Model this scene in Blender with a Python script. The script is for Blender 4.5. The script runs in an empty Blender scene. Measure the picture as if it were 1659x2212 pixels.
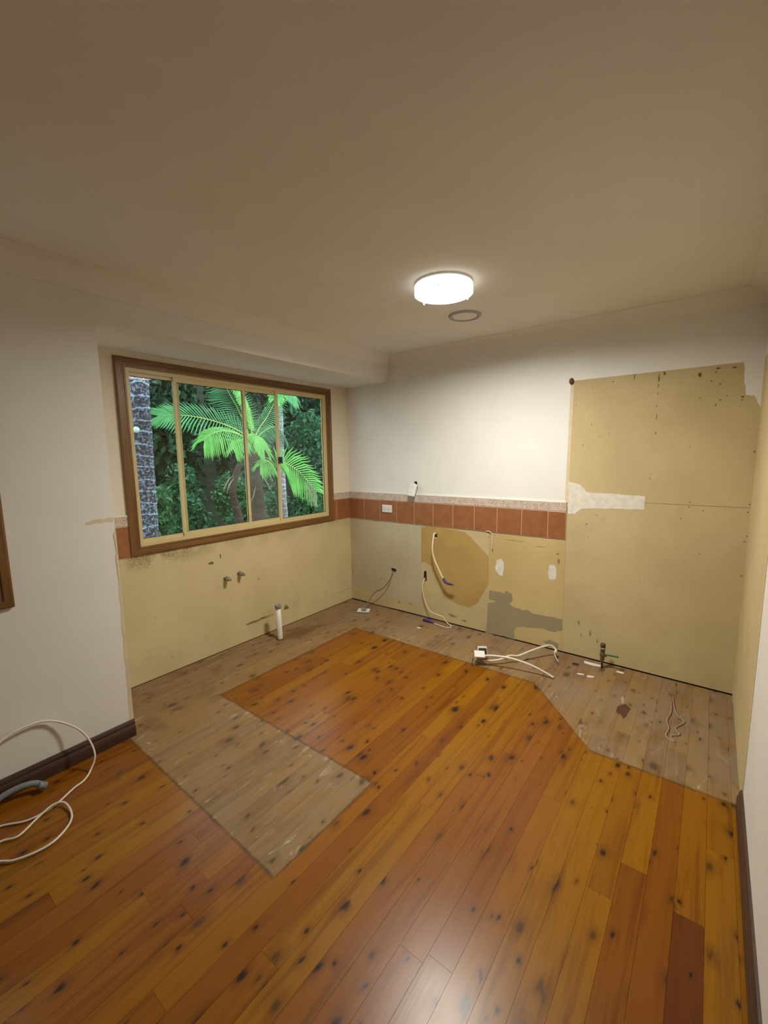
import bpy, bmesh, math, random
import numpy as np
from mathutils import Vector, Matrix
random.seed(7); rng = np.random.default_rng(7)
SC = bpy.context.scene; COL = SC.collection

# ---------------------------------------------------------------- camera, world, exposure
cam = bpy.data.cameras.new('camera'); cam_o = bpy.data.objects.new('camera', cam); COL.objects.link(cam_o)
cam.lens = 15.042; cam.sensor_width = 36.0; cam.clip_start = 0.02; cam.clip_end = 200
Rm = Matrix(((0.60747505, 0.11234131, -0.78635456), (-0.79421026, 0.0680946, -0.60381552), (-0.01428693, 0.99133373, 0.13058839)))
cam_o.matrix_world = Matrix.Translation((-3.2765, -2.962, 1.5085)) @ Rm.to_4x4()
SC.camera = cam_o
world = bpy.data.worlds.new('overcast_sky'); SC.world = world; world.use_nodes = True
bgn = world.node_tree.nodes['Background']; bgn.inputs[0].default_value = (0.80, 0.93, 1.0, 1); bgn.inputs[1].default_value = 3.2
SC.view_settings.view_transform = 'Standard'; SC.view_settings.look = 'None'; SC.view_settings.gamma = 1.0
SC.view_settings.use_curve_mapping = False; SC.view_settings.exposure = 0.0
LED_STRENGTH = 318.0; LED_COLOR = (1.0, 0.965, 0.875)
SC.cycles.max_bounces = 6; SC.cycles.diffuse_bounces = 4; SC.cycles.glossy_bounces = 3; SC.cycles.transparent_max_bounces = 10; SC.cycles.transmission_bounces = 3

# ---------------------------------------------------------------- node helper
class Mat:
    def __init__(s, name, rough=0.6, base=None, spec=0.5, metal=0.0):
        s.m = bpy.data.materials.new(name); s.m.use_nodes = True; s.t = s.m.node_tree; s.N = s.t.nodes
        s.b = s.N['Principled BSDF']; s.out = s.N['Material Output']
        s.b.inputs['Roughness'].default_value = rough; s.b.inputs['Specular IOR Level'].default_value = spec; s.b.inputs['Metallic'].default_value = metal
        if base is not None: s.set('Base Color', base)
    def put(s, sock, v):
        if isinstance(v, bpy.types.NodeSocket): s.t.links.new(v, sock)
        elif isinstance(v, (tuple, list)) and sock.type == 'RGBA': sock.default_value = tuple(v)[:3] + (1,)
        else: sock.default_value = v
    def set(s, k, v): s.put(s.b.inputs[k], v)
    def math(s, op, a, b=0.0, clamp=False):
        n = s.N.new('ShaderNodeMath'); n.operation = op; n.use_clamp = clamp; s.put(n.inputs[0], a); s.put(n.inputs[1], b); return n.outputs[0]
    def mix(s, f, a, b, mode='MIX'):
        n = s.N.new('ShaderNodeMix'); n.data_type = 'RGBA'; n.blend_type = mode
        s.put(n.inputs[0], f); s.put(n.inputs[6], a); s.put(n.inputs[7], b); return n.outputs[2]
    def pos(s):
        return s.N.new('ShaderNodeNewGeometry').outputs['Position']
    def xyz(s, v):
        n = s.N.new('ShaderNodeSeparateXYZ'); s.put(n.inputs[0], v); return n.outputs
    def vec(s, x, y, z):
        n = s.N.new('ShaderNodeCombineXYZ'); s.put(n.inputs[0], x); s.put(n.inputs[1], y); s.put(n.inputs[2], z); return n.outputs[0]
    def noise(s, v, scale, detail=3, rough=0.55, dist=0.0, out='Fac'):
        n = s.N.new('ShaderNodeTexNoise'); s.put(n.inputs['Vector'], v); n.inputs['Scale'].default_value = scale
        n.inputs['Detail'].default_value = detail; n.inputs['Roughness'].default_value = rough; n.inputs['Distortion'].default_value = dist; return n.outputs[out]
    def voro(s, v, scale=1.0, dims='3D', rnd=1.0):
        n = s.N.new('ShaderNodeTexVoronoi'); n.voronoi_dimensions = dims; s.put(n.inputs['Vector'], v); n.inputs['Scale'].default_value = scale
        n.inputs['Randomness'].default_value = rnd; return n.outputs
    def step(s, v, a, b, o0=0.0, o1=1.0):
        n = s.N.new('ShaderNodeMapRange'); n.interpolation_type = 'SMOOTHSTEP'; s.put(n.inputs[0], v)
        for i, q in enumerate((a, b, o0, o1)): n.inputs[i + 1].default_value = q
        return n.outputs[0]
    def bump(s, h, strength=0.3, dist=0.002):
        n = s.N.new('ShaderNodeBump'); n.inputs['Strength'].default_value = strength; n.inputs['Distance'].default_value = dist
        s.put(n.inputs['Height'], h); s.set('Normal', n.outputs[0])
    def objinfo(s): return s.N.new('ShaderNodeObjectInfo').outputs

def simple(name, col, rough=0.5, var=0.08, scale=14.0, spec=0.5, metal=0.0, bump=0.0):
    """plain procedural material: a base colour with a little noise in its tone"""
    m = Mat(name, rough, None, spec, metal); p = m.pos()
    f = m.step(m.noise(p, scale, 4), 0.3, 0.7)
    m.set('Base Color', m.mix(f, tuple(c * (1 - var) for c in col), tuple(min(1, c * (1 + var)) for c in col)))
    if bump: m.bump(m.noise(p, scale * 12, 3), bump, 0.001)
    return m.m

# ---------------------------------------------------------------- materials
def floor_material():
    m = Mat('cypress_boards', 0.3); p = m.pos(); X, Y, Z = m.xyz(p); oi = m.objinfo(); rnd = oi['Random']; tone = oi['Color']
    off = m.math('MULTIPLY', rnd, 53.0)
    gx = m.math('ADD', X, off)
    gv = m.vec(m.math('MULTIPLY', gx, 1.6), m.math('MULTIPLY', Y, 26.0), off)
    g1 = m.noise(gv, 1.0, 5, 0.6, 0.6)
    g2 = m.noise(m.vec(m.math('MULTIPLY', gx, 4.0), m.math('MULTIPLY', Y, 120.0), off), 1.0, 3)
    # knots: one cell in two or so carries a dark elongated knot
    kn = m.noise(m.vec(gx, Y, off), 9.0, 2, 0.5, 0.0, 'Color')
    kv = m.vec(m.math('ADD', m.math('MULTIPLY', gx, 6.3), m.math('MULTIPLY', g1, 0.5)), m.math('ADD', m.math('MULTIPLY', Y, 10.5), m.math('MULTIPLY', g1, 0.35)), 0.0)
    vo = m.voro(kv, 1.0, '2D'); d = vo['Distance']; kc = m.xyz(vo['Color'])
    size = m.math('ADD', m.math('MULTIPLY', m.math('POWER', kc[0], 4.5), 0.23), m.step(kc[2], 0.45, 0.55, 0.0, 0.085))
    knot = m.math('SUBTRACT', 1.0, m.math('DIVIDE', d, m.math('ADD', size, 0.001)), True)
    knot = m.math('MULTIPLY', m.step(knot, 0.0, 0.75), m.step(kc[1], 0.1, 0.4, 0.55, 1.0))
    halo = m.math('MULTIPLY', m.step(m.math('SUBTRACT', 1.0, m.math('DIVIDE', d, m.math('ADD', m.math('MULTIPLY', size, 2.8), 0.001)), True), 0, 1), 0.45)
    # varnished colour
    dark = m.mix(1.0, tone, (0.60, 0.48, 0.40), 'MULTIPLY')
    var = m.mix(m.step(g1, 0.44, 0.74), tone, dark)
    var = m.mix(m.math('MULTIPLY', m.step(g2, 0.45, 0.8), 0.3), var, dark)
    blot = m.noise(m.vec(m.math('MULTIPLY', gx, 1.2), m.math('MULTIPLY', Y, 5.0), off), 1.0, 2)
    var = m.mix(m.step(blot, 0.5, 0.75, 0, 0.5), var, m.mix(1.0, tone, (1.0, 0.95, 2.0), 'MULTIPLY'))
    var = m.mix(halo, var, (0.075, 0.020, 0.002)); var = m.mix(knot, var, (0.022, 0.008, 0.003))
    # bare timber where the cabinets stood: polygon of the old cabinet footprint
    wob = m.math('MULTIPLY', m.math('SUBTRACT', m.noise(p, 22.0, 2), 0.5), 0.012)
    XX = m.math('ADD', X, wob); YY = m.math('ADD', Y, wob)
    A = m.math('MINIMUM', m.math('ADD', YY, 0.548), m.math('ADD', XX, 2.42))
    B = m.math('MINIMUM', m.math('MINIMUM', m.math('ADD', XX, m.math('ADD', 2.425, m.math('MULTIPLY', m.math('ADD', YY, 0.55), -0.02))), m.math('SUBTRACT', -1.886, XX)), m.math('ADD', YY, 1.80))
    fy = m.math('ADD', -0.57, m.math('MULTIPLY', m.math('ADD', YY, 2.12), 1.10))
    fy = m.math('MINIMUM', m.math('MAXIMUM', fy, -1.058), -0.57)
    Cc = m.math('SUBTRACT', XX, fy)
    sd = m.math('MAXIMUM', m.math('MAXIMUM', A, B), Cc)
    raw = m.step(sd, -0.004, 0.006)
    lum = m.N.new('ShaderNodeRGBToBW'); m.put(lum.inputs[0], tone)
    rawc = m.mix(m.step(g1, 0.3, 0.75), (0.265, 0.160, 0.074), (0.175, 0.098, 0.042))
    rawc = m.mix(m.step(rnd, 0, 1, 0, 0.55), rawc, (0.32, 0.195, 0.068))
    cl = m.noise(m.vec(m.math('MULTIPLY', X, 1.0), m.math('MULTIPLY', Y, 1.6), 3.0), 3.0, 5, 0.65, 0.3)
    rawc = m.mix(m.math('MULTIPLY', m.step(cl, 0.36, 0.7), m.step(Cc, -0.02, 0.25, 0.40, 0.85)), rawc, (0.26, 0.190, 0.120))
    rawc = m.mix(m.step(m.noise(p, 5.0, 3), 0.55, 0.72, 0, 0.45), rawc, (0.15, 0.088, 0.038))
    rawc = m.mix(m.math('MULTIPLY', halo, 0.6), rawc, (0.09, 0.05, 0.022)); rawc = m.mix(m.math('MULTIPLY', knot, 0.7), rawc, (0.05, 0.03, 0.02))
    # plaster dust smears in the bare zone, mostly by its edges
    sm = m.step(m.noise(m.vec(m.math('MULTIPLY', X, 7.0), m.math('MULTIPLY', Y, 22.0), 0.0), 1.0, 6, 0.7, 0.8), 0.57, 0.72)
    near = m.step(sd, 0.0, 0.16, 0.9, 0.30)
    rawc = m.mix(m.math('MULTIPLY', sm, near), rawc, (0.52, 0.44, 0.34))
    # water stain by the drain pipe
    dp = m.math('SQRT', m.math('ADD', m.math('POWER', m.math('MULTIPLY', m.math('ADD', X, 0.93), 0.8), 2.0), m.math('POWER', m.math('MULTIPLY', m.math('ADD', Y, 0.20), 1.6), 2.0)))
    dp = m.math('ADD', dp, m.math('MULTIPLY', m.noise(p, 14.0, 3), 0.16))
    rawc = m.mix(m.step(dp, 0.17, 0.26, 0.55, 0.0), rawc, (0.105, 0.052, 0.010))
    col = m.mix(raw, var, rawc)
    edge = m.math('MULTIPLY', m.step(m.math('ABSOLUTE', sd), 0.002, 0.011, 0.6, 0.0), m.step(m.noise(p, 9.0, 2), 0.3, 0.6, 0.35, 1.0))
    col = m.mix(edge, col, (0.045, 0.024, 0.009))
    m.set('Base Color', col)
    ro = m.math('ADD', 0.25, m.math('MULTIPLY', m.noise(p, 6.0, 3), 0.10))
    m.set('Roughness', m.math('ADD', ro, m.math('MULTIPLY', raw, 0.36)))
    m.set('Specular IOR Level', m.math('SUBTRACT', 0.34, m.math('MULTIPLY', raw, 0.16)))
    m.bump(m.math('ADD', g2, m.math('MULTIPLY', g1, 0.6)), 0.10, 0.001)
    return m.m

def board_paper(name, c1, c2, speck=0.0, seed=0.0, rough=0.75):
    """bare plasterboard paper with blotches and fly specks"""
    m = Mat(name, rough, None, 0.25); p = m.pos(); X, Y, Z = m.xyz(p); q = m.vec(X, Y, m.math('ADD', Z, seed))
    c = m.mix(m.step(m.noise(q, 2.2, 4), 0.3, 0.72), c1, c2)
    c = m.mix(m.step(m.noise(q, 40.0, 3), 0.35, 0.75, 0, 0.10), c, tuple(x * 0.7 for x in c1))
    c = m.mix(m.step(m.noise(q, 7.0, 5, 0.7), 0.56, 0.74, 0, 0.28), c, tuple(x * 0.62 for x in c1))
    if speck:
        v = m.voro(q, 11.0); k = m.xyz(v['Color'])
        s = m.math('MULTIPLY', m.step(v['Distance'], 0.03, 0.07, 1, 0), m.step(k[0], 1 - speck, 1 - speck + 0.05))
        c = m.mix(m.math('MULTIPLY', s, 0.7), c, (0.12, 0.08, 0.03))
        s2 = m.step(m.noise(q, 24.0, 4, 0.7), 0.66, 0.78, 0, 0.35)
        c = m.mix(s2, c, (0.22, 0.15, 0.06))
    m.set('Base Color', c); m.bump(m.noise(q, 180.0, 2), 0.08, 0.0006); return m.m

def mouldy_paper(name, c1, c2):
    """the paper under the window sill: black mould along its upper edge, scuffs lower down"""
    m = Mat(name, 0.75, None, 0.25); p = m.pos(); X, Y, Z = m.xyz(p)
    c = m.mix(m.step(m.noise(p, 2.4, 4), 0.3, 0.72), c1, c2)
    n = m.noise(p, 85.0, 6, 0.8); n2 = m.noise(p, 7.0, 4)
    band = m.math('MULTIPLY', m.step(Z, 0.74, 0.86), m.step(n2, 0.36, 0.56))
    left = m.step(X, -1.85, -1.5, 1.0, 0.35)
    sp = m.math('MULTIPLY', m.math('MULTIPLY', m.step(n, 0.44, 0.60), band), left)
    c = m.mix(m.math('MULTIPLY', band, m.math('MULTIPLY', left, 0.35)), c, (0.30, 0.22, 0.09)); c = m.mix(m.math('MULTIPLY', sp, 0.7), c, (0.11, 0.075, 0.03))
    low = m.math('MULTIPLY', m.step(m.math('ABSOLUTE', m.math('SUBTRACT', Z, 0.17)), 0.0, 0.10, 1, 0), m.step(n2, 0.5, 0.66))
    c = m.mix(m.math('MULTIPLY', low, m.step(n, 0.42, 0.7, 0, 0.45)), c, (0.20, 0.13, 0.045))
    v = m.voro(p, 9.0); k = m.xyz(v['Color'])
    s = m.math('MULTIPLY', m.step(v['Distance'], 0.03, 0.06, 1, 0), m.step(k[0], 0.72, 0.76))
    c = m.mix(m.math('MULTIPLY', s, 0.6), c, (0.13, 0.09, 0.03))
    m.set('Base Color', c); m.bump(m.noise(p, 180.0, 2), 0.08, 0.0006); return m.m

def timber(name, c1, c2, rough=0.35, axis=0):
    m = Mat(name, rough); X, Y, Z = m.xyz(m.pos()); s = [30.0, 30.0, 30.0]; s[axis] = 1.6
    v = m.vec(m.math('MULTIPLY', X, s[0]), m.math('MULTIPLY', Y, s[1]), m.math('MULTIPLY', Z, s[2]))
    m.set('Base Color', m.mix(m.step(m.noise(v, 1.0, 5, 0.65, 0.4), 0.32, 0.7), c1, c2)); m.bump(m.noise(v, 2.0, 3), 0.08, 0.001); return m.m

def glass(name, haze=0.0):
    m = Mat(name); t = m.t; m.N.remove(m.b)
    tr = m.N.new('ShaderNodeBsdfTransparent'); tr.inputs[0].default_value = (0.93, 0.97, 0.95, 1)
    gl = m.N.new('ShaderNodeBsdfGlossy'); gl.inputs['Roughness'].default_value = 0.01
    lw = m.N.new('ShaderNodeLayerWeight'); lw.inputs[0].default_value = 0.5
    fr = m.math('ADD', 0.03, m.math('MULTIPLY', m.math('POWER', lw.outputs['Facing'], 5.0), 0.9))
    mx = m.N.new('ShaderNodeMixShader'); t.links.new(fr, mx.inputs[0]); t.links.new(tr.outputs[0], mx.inputs[1]); t.links.new(gl.outputs[0], mx.inputs[2])
    o = mx.outputs[0]
    if haze:
        df = m.N.new('ShaderNodeBsdfDiffuse'); df.inputs[0].default_value = (0.62, 0.68, 0.66, 1)
        m2 = m.N.new('ShaderNodeMixShader'); f = m.step(m.noise(m.pos(), 2.5, 4), 0.35, 0.75, haze * 0.3, haze)
        t.links.new(f, m2.inputs[0]); t.links.new(o, m2.inputs[1]); t.links.new(df.outputs[0], m2.inputs[2]); o = m2.outputs[0]
    t.links.new(o, m.out.inputs[0]); return m.m

def leaf(name, c1, c2, rough=0.4, trans=0.35):
    m = Mat(name, rough); g = m.N.new('ShaderNodeNewGeometry'); r = g.outputs['Random Per Island']
    c = m.mix(r, c1, c2); c = m.mix(m.step(m.noise(m.pos(), 3.0, 2), 0.35, 0.7, 0, 0.35), c, tuple(x * 0.6 for x in c1)); m.set('Base Color', c)
    tl = m.N.new('ShaderNodeBsdfTranslucent'); m.put(tl.inputs[0], c); mx = m.N.new('ShaderNodeMixShader'); mx.inputs[0].default_value = trans
    m.t.links.new(m.b.outputs[0], mx.inputs[1]); m.t.links.new(tl.outputs[0], mx.inputs[2]); m.t.links.new(mx.outputs[0], m.out.inputs[0]); return m.m

def border_tile_mat():
    m = Mat('scroll_border_tile', 0.25); p = m.pos(); X, Y, Z = m.xyz(p)
    u = m.math('SUBTRACT', X, Y)
    nz = m.noise(p, 28.0, 3, 0.6, 0.0, 'Color'); nn = m.xyz(nz)
    v = m.voro(m.vec(m.math('ADD', m.math('MULTIPLY', u, 19.0), m.math('MULTIPLY', nn[0], 0.5)), m.math('ADD', m.math('MULTIPLY', Z, 17.0), m.math('MULTIPLY', nn[1], 0.5)), 0.0), 1.0, '2D', 0.55)
    rings = m.math('SINE', m.math('MULTIPLY', v['Distance'], 26.0))
    f = m.math('MULTIPLY', m.step(rings, 0.2, 0.8), m.step(v['Distance'], 0.25, 0.6, 1.0, 0.25))
    c = m.mix(f, (0.64, 0.54, 0.46), (0.36, 0.21, 0.165)); c = m.mix(m.step(m.noise(p, 30.0, 3), 0.4, 0.7, 0, 0.4), c, (0.56, 0.42, 0.36))
    m.set('Base Color', c); return m.m

def emissive(name, col, strength):
    m = Mat(name, 0.5, (0.9, 0.9, 0.9)); m.set('Emission Color', tuple(col) + (1,)); m.set('Emission Strength', strength); return m.m

def trunk_mat(name, dark, pale, patch, ring=8.5):
    m = Mat(name, 0.8, None, 0.2); p = m.pos(); X, Y, Z = m.xyz(p)
    n = m.noise(p, 38.0, 5, 0.72); n2 = m.noise(p, 5.0, 3)
    c = m.mix(m.math('MULTIPLY', m.step(n, 0.47, 0.62), m.step(n2, 0.25, 0.6, 0.35, 1.0)), dark, pale)
    z = m.math('ADD', m.math('MULTIPLY', Z, ring), m.math('MULTIPLY', m.noise(p, 4.0, 2), 0.9))
    fr = m.math('FRACT', z)
    line = m.math('MULTIPLY', m.step(m.math('ABSOLUTE', m.math('SUBTRACT', fr, 0.5)), 0.02, 0.09, 1, 0), m.step(n, 0.35, 0.55))
    c = m.mix(m.math('MULTIPLY', line, 0.85), c, patch); m.set('Base Color', c); m.bump(m.math('ADD', n, line), 0.5, 0.004); return m.m

M = {}
M['floor'] = floor_material()
M['subfloor'] = simple('dark_subfloor', (0.05, 0.03, 0.018), 0.9)
M['white'] = simple('white_wall_paint', (0.82, 0.815, 0.77), 0.55, 0.02, 3.0, 0.3, 0, 0.03)
M['ceiling'] = simple('flat_ceiling_paint', (0.84, 0.82, 0.76), 0.8, 0.02, 3.0, 0.2, 0, 0.03)
M['cream'] = simple('cream_wall_paint', (0.78, 0.71, 0.57), 0.55, 0.03, 4.0, 0.3, 0, 0.03)
M['bare_cream'] = simple('bare_cream_edge', (0.72, 0.60, 0.41), 0.7, 0.08, 12.0)
M['paper'] = board_paper('bare_plasterboard', (0.61, 0.495, 0.27), (0.54, 0.43, 0.23), 0.10)
M['paper_tan'] = board_paper('tan_plasterboard', (0.61, 0.475, 0.225), (0.54, 0.405, 0.175), 0.12, 3.1)
M['paper_grey'] = board_paper('grey_painted_plasterboard', (0.55, 0.485, 0.325), (0.48, 0.415, 0.27), 0.10, 5.3)
M['paper_sill'] = mouldy_paper('mouldy_plasterboard', (0.65, 0.545, 0.31), (0.58, 0.475, 0.26))
M['stain'] = board_paper('brown_stained_paper', (0.50, 0.335, 0.115), (0.42, 0.265, 0.080), 0.12, 8.0)
M['torn'] = board_paper('torn_grey_paper', (0.36, 0.295, 0.185), (0.31, 0.25, 0.15), 0.0, 2.0)
M['filler'] = simple('white_filler_plaster', (0.76, 0.72, 0.64), 0.8, 0.08, 25.0, 0.2, 0, 0.1)
M['mould'] = simple('dark_mould', (0.21, 0.145, 0.062), 0.9, 0.3, 60.0, 0.1)
M['smudge'] = simple('brown_grime', (0.33, 0.25, 0.125), 0.9, 0.3, 70.0, 0.1)
M['tile'] = simple('terracotta_glazed_tile', (0.31, 0.122, 0.048), 0.32, 0.10, 16.0, 0.4)
M['border'] = border_tile_mat()
M['grout'] = simple('pink_white_grout', (0.62, 0.47, 0.37), 0.85, 0.06, 40.0, 0.2)
M['edge_bead'] = simple('white_sealant_bead', (0.80, 0.76, 0.66), 0.4, 0.03)
M['arch_x'] = timber('stained_timber_lengthwise', (0.235, 0.115, 0.034), (0.14, 0.062, 0.018), 0.35, 0)
M['arch_z'] = timber('stained_timber_upright', (0.235, 0.115, 0.034), (0.14, 0.062, 0.018), 0.35, 2)
M['skirting'] = timber('dark_timber_skirting', (0.085, 0.045, 0.030), (0.040, 0.020, 0.014), 0.4, 0)
M['alu'] = simple('cream_powdercoat', (0.66, 0.54, 0.27), 0.35, 0.02)
M['seal'] = simple('black_rubber', (0.02, 0.02, 0.018), 0.6, 0.1)
M['glass'] = glass('window_glass'); M['glass_hazy'] = glass('dusty_window_glass', 0.10)
M['plastic'] = simple('white_plastic', (0.80, 0.78, 0.73), 0.3, 0.02)
M['plastic_grey'] = simple('grey_plastic', (0.26, 0.25, 0.24), 0.4, 0.05)
M['cable_white'] = simple('white_cable_sheath', (0.74, 0.68, 0.56), 0.4, 0.05)
M['cable_cream'] = simple('cream_cable_sheath', (0.80, 0.68, 0.44), 0.4, 0.05)
M['cable_grey'] = simple('grey_cable_sheath', (0.16, 0.135, 0.10), 0.5, 0.08)
M['hose'] = simple('blue_grey_hose', (0.20, 0.225, 0.235), 0.45, 0.08)
M['tape'] = simple('purple_tape', (0.055, 0.035, 0.16), 0.45, 0.25, 80.0)
M['hole'] = simple('wall_cavity', (0.012, 0.010, 0.008), 0.95, 0.2)
M['metal'] = simple('dull_chrome', (0.42, 0.41, 0.38), 0.3, 0.1, 40.0, 0.5, 0.9)
M['brass'] = simple('aged_brass', (0.22, 0.155, 0.085), 0.4, 0.15, 40.0, 0.5, 0.7)
M['copper'] = simple('tarnished_copper', (0.13, 0.060, 0.032), 0.45, 0.2, 40.0, 0.5, 0.5)
M['green'] = simple('green_handle_plastic', (0.008, 0.15, 0.025), 0.4, 0.1)
M['pvc'] = simple('white_pvc', (0.70, 0.665, 0.58), 0.4, 0.05)
M['vent_grey'] = simple('grey_vent_plastic', (0.42, 0.42, 0.42), 0.5, 0.03)
M['pan'] = simple('white_enamel_pan', (0.85, 0.85, 0.83), 0.35, 0.01)
M['opal'] = emissive('glowing_opal_acrylic', LED_COLOR, 1.6)
M['led'] = emissive('led_light', LED_COLOR, LED_STRENGTH)
M['brown_plug'] = simple('brown_putty', (0.11, 0.040, 0.015), 0.6, 0.15, 50.0)
M['purple_cap'] = simple('maroon_plug', (0.055, 0.022, 0.020), 0.6, 0.1)
M['glue'] = simple('pale_glue_residue', (0.36, 0.28, 0.20), 0.5, 0.1, 30.0)
M['glue_dark'] = simple('brown_floor_stain', (0.085, 0.035, 0.014), 0.7, 0.12, 30.0)
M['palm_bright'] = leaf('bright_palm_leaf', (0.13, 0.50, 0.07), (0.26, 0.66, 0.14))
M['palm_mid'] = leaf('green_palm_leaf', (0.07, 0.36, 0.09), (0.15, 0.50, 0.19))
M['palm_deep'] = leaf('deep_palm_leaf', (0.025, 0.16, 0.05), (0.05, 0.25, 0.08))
M['palm_dry'] = leaf('dry_palm_leaf', (0.22, 0.15, 0.10), (0.34, 0.25, 0.18))
M['rachis'] = simple('yellow_green_stalk', (0.30, 0.42, 0.08), 0.5, 0.15)
M['crown_shaft'] = simple('green_crownshaft', (0.16, 0.42, 0.14), 0.5, 0.15)
M['trunk_big'] = trunk_mat('mottled_palm_bark', (0.045, 0.034, 0.036), (0.27, 0.33, 0.46), (0.40, 0.49, 0.66))
M['trunk_thin'] = trunk_mat('pale_ringed_bark', (0.20, 0.165, 0.16), (0.46, 0.48, 0.52), (0.60, 0.62, 0.66), 11.0)
M['trunk_brown'] = trunk_mat('brown_fibrous_bark', (0.045, 0.030, 0.022), (0.085, 0.060, 0.045), (0.10, 0.075, 0.058), 5.0)
M['leaf_shaded'] = leaf('shaded_forest_leaf', (0.012, 0.044, 0.020), (0.026, 0.090, 0.038), 0.5, 0.2)  # dark green leaf with the canopy shade put into its colour
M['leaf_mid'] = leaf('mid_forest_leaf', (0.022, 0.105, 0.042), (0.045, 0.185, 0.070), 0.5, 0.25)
M['leaf_fern'] = leaf('fern_leaf', (0.032, 0.135, 0.048), (0.070, 0.25, 0.085), 0.5, 0.3)
M['bark'] = simple('dark_bark', (0.035, 0.026, 0.02), 0.9, 0.3)
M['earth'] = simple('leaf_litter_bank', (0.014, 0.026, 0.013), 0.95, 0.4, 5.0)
M['pale_spot'] = simple('pale_green_spot', (0.62, 0.80, 0.68), 0.8, 0.05)
M['added_eave'] = simple('added_eave_lining', (0.55, 0.53, 0.48), 0.8)
M['brick'] = simple('outer_cladding', (0.40, 0.33, 0.26), 0.8, 0.1)

# ---------------------------------------------------------------- mesh helpers
def mesh_obj(name, verts, faces, mat, parent=None, smooth=False):
    me = bpy.data.meshes.new(name); me.from_pydata([tuple(v) for v in verts], [], faces); me.update()
    if mat: me.materials.append(M[mat])
    if smooth: me.polygons.foreach_set('use_smooth', [True] * len(me.polygons))
    o = bpy.data.objects.new(name, me); COL.objects.link(o)
    if parent: o.parent = parent
    return o
class Geo:
    def __init__(s): s.v = []; s.f = []
    def add(s, vs, fs):
        k = len(s.v); s.v += [tuple(v) for v in vs]; s.f += [tuple(i + k for i in f) for f in fs]; return s
    def box(s, a, b):
        x0, y0, z0 = a; x1, y1, z1 = b
        return s.add([(x0,y0,z0),(x1,y0,z0),(x1,y1,z0),(x0,y1,z0),(x0,y0,z1),(x1,y0,z1),(x1,y1,z1),(x0,y1,z1)],
                     [(0,3,2,1),(4,5,6,7),(0,1,5,4),(1,2,6,5),(2,3,7,6),(3,0,4,7)])
    def lathe(s, prof, n=20, mtx=None, cap=True):
        """prof: (radius, height) from bottom to top about local z"""
        vs = []; fs = []
        for r, h in prof:
            for i in range(n):
                a = 2 * math.pi * i / n; vs.append(Vector((r * math.cos(a), r * math.sin(a), h)))
        for j in range(len(prof) - 1):
            for i in range(n):
                k = (i + 1) % n; fs.append((j*n+i, j*n+k, (j+1)*n+k, (j+1)*n+i))
        if cap: fs.append(tuple(reversed(range(n)))); fs.append(tuple(range((len(prof)-1)*n, len(prof)*n)))
        if mtx: vs = [mtx @ v for v in vs]
        return s.add(vs, fs)
    def tube(s, pts, r, n=8, sub=6, cap=True):
        """round tube through the points (Catmull-Rom); r a number or a list per control point"""
        P = spline(pts, sub); m = len(P); rr = [r] * m if not isinstance(r, (list, tuple)) else list(np.interp(np.linspace(0, len(r) - 1, m), range(len(r)), r))
        up = None; vs = []; fs = []
        for i in range(m):
            T = (P[min(i + 1, m - 1)] - P[max(i - 1, 0)]).normalized()
            if up is None:
                up = Vector((0, 0, 1)) if abs(T.z) < 0.9 else Vector((1, 0, 0))
            A = T.cross(up).normalized(); up = A.cross(T).normalized()
            for k in range(n):
                a = 2 * math.pi * k / n; vs.append(P[i] + (A * math.cos(a) + up * math.sin(a)) * rr[i])
        for i in range(m - 1):
            for k in range(n):
                q = (k + 1) % n; fs.append((i*n+k, i*n+q, (i+1)*n+q, (i+1)*n+k))
        if cap: fs.append(tuple(reversed(range(n)))); fs.append(tuple(range((m-1)*n, m*n)))
        return s.add(vs, fs)
    def obj(s, name, mat, parent=None, smooth=False): return mesh_obj(name, s.v, s.f, mat, parent, smooth)
def spline(pts, sub=6):
    P = [Vector(p) for p in pts]
    if len(P) < 3 or sub <= 1: return P
    Q = [P[0] * 2 - P[1]] + P + [P[-1] * 2 - P[-2]]; out = []
    for i in range(1, len(Q) - 2):
        a, b, c, d = Q[i-1], Q[i], Q[i+1], Q[i+2]
        for j in range(sub):
            t = j / sub; out.append(0.5 * ((2*b) + (c - a)*t + (2*a - 5*b + 4*c - d)*t*t + (3*b - a - 3*c + d)*t*t*t))
    out.append(P[-1]); return out
def bevel_box(name, a, b, mat, parent=None, w=0.002, seg=2):
    c = [(a[i] + b[i]) / 2 for i in range(3)]; bm = bmesh.new(); bmesh.ops.create_cube(bm, size=1.0)
    for v in bm.verts: v.co = Vector([v.co[i] * (b[i] - a[i]) + c[i] for i in range(3)])
    bmesh.ops.bevel(bm, geom=list(bm.edges), offset=w, segments=seg, affect='EDGES', profile=0.5)
    me = bpy.data.meshes.new(name); bm.to_mesh(me); bm.free(); me.materials.append(M[mat])
    o = bpy.data.objects.new(name, me); COL.objects.link(o)
    if parent: o.parent = parent
    return o
def xform(o, mtx):
    o.data.transform(mtx); return o
def struct(o, label=None):
    o['kind'] = 'structure'
    if label: o['label'] = label
    return o
def tag(o, label, cat, group=None, kind=None):
    o['label'] = label; o['category'] = cat
    if group: o['group'] = group
    if kind: o['kind'] = kind
    return o
def thing(name, loc, label, cat, group=None):
    o = bpy.data.objects.new(name, None); COL.objects.link(o); o.location = loc; o.empty_display_size = 0.05
    o['_inv'] = 0; del o['_inv']
    return tag(o, label, cat, group)
def adopt(root):
    """parts were modelled in world space: keep them there under their root"""
    bpy.context.view_layer.update()
    def rec(o):
        for c in o.children:
            c.matrix_parent_inverse = o.matrix_world.inverted(); 
    rec(root)
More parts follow.
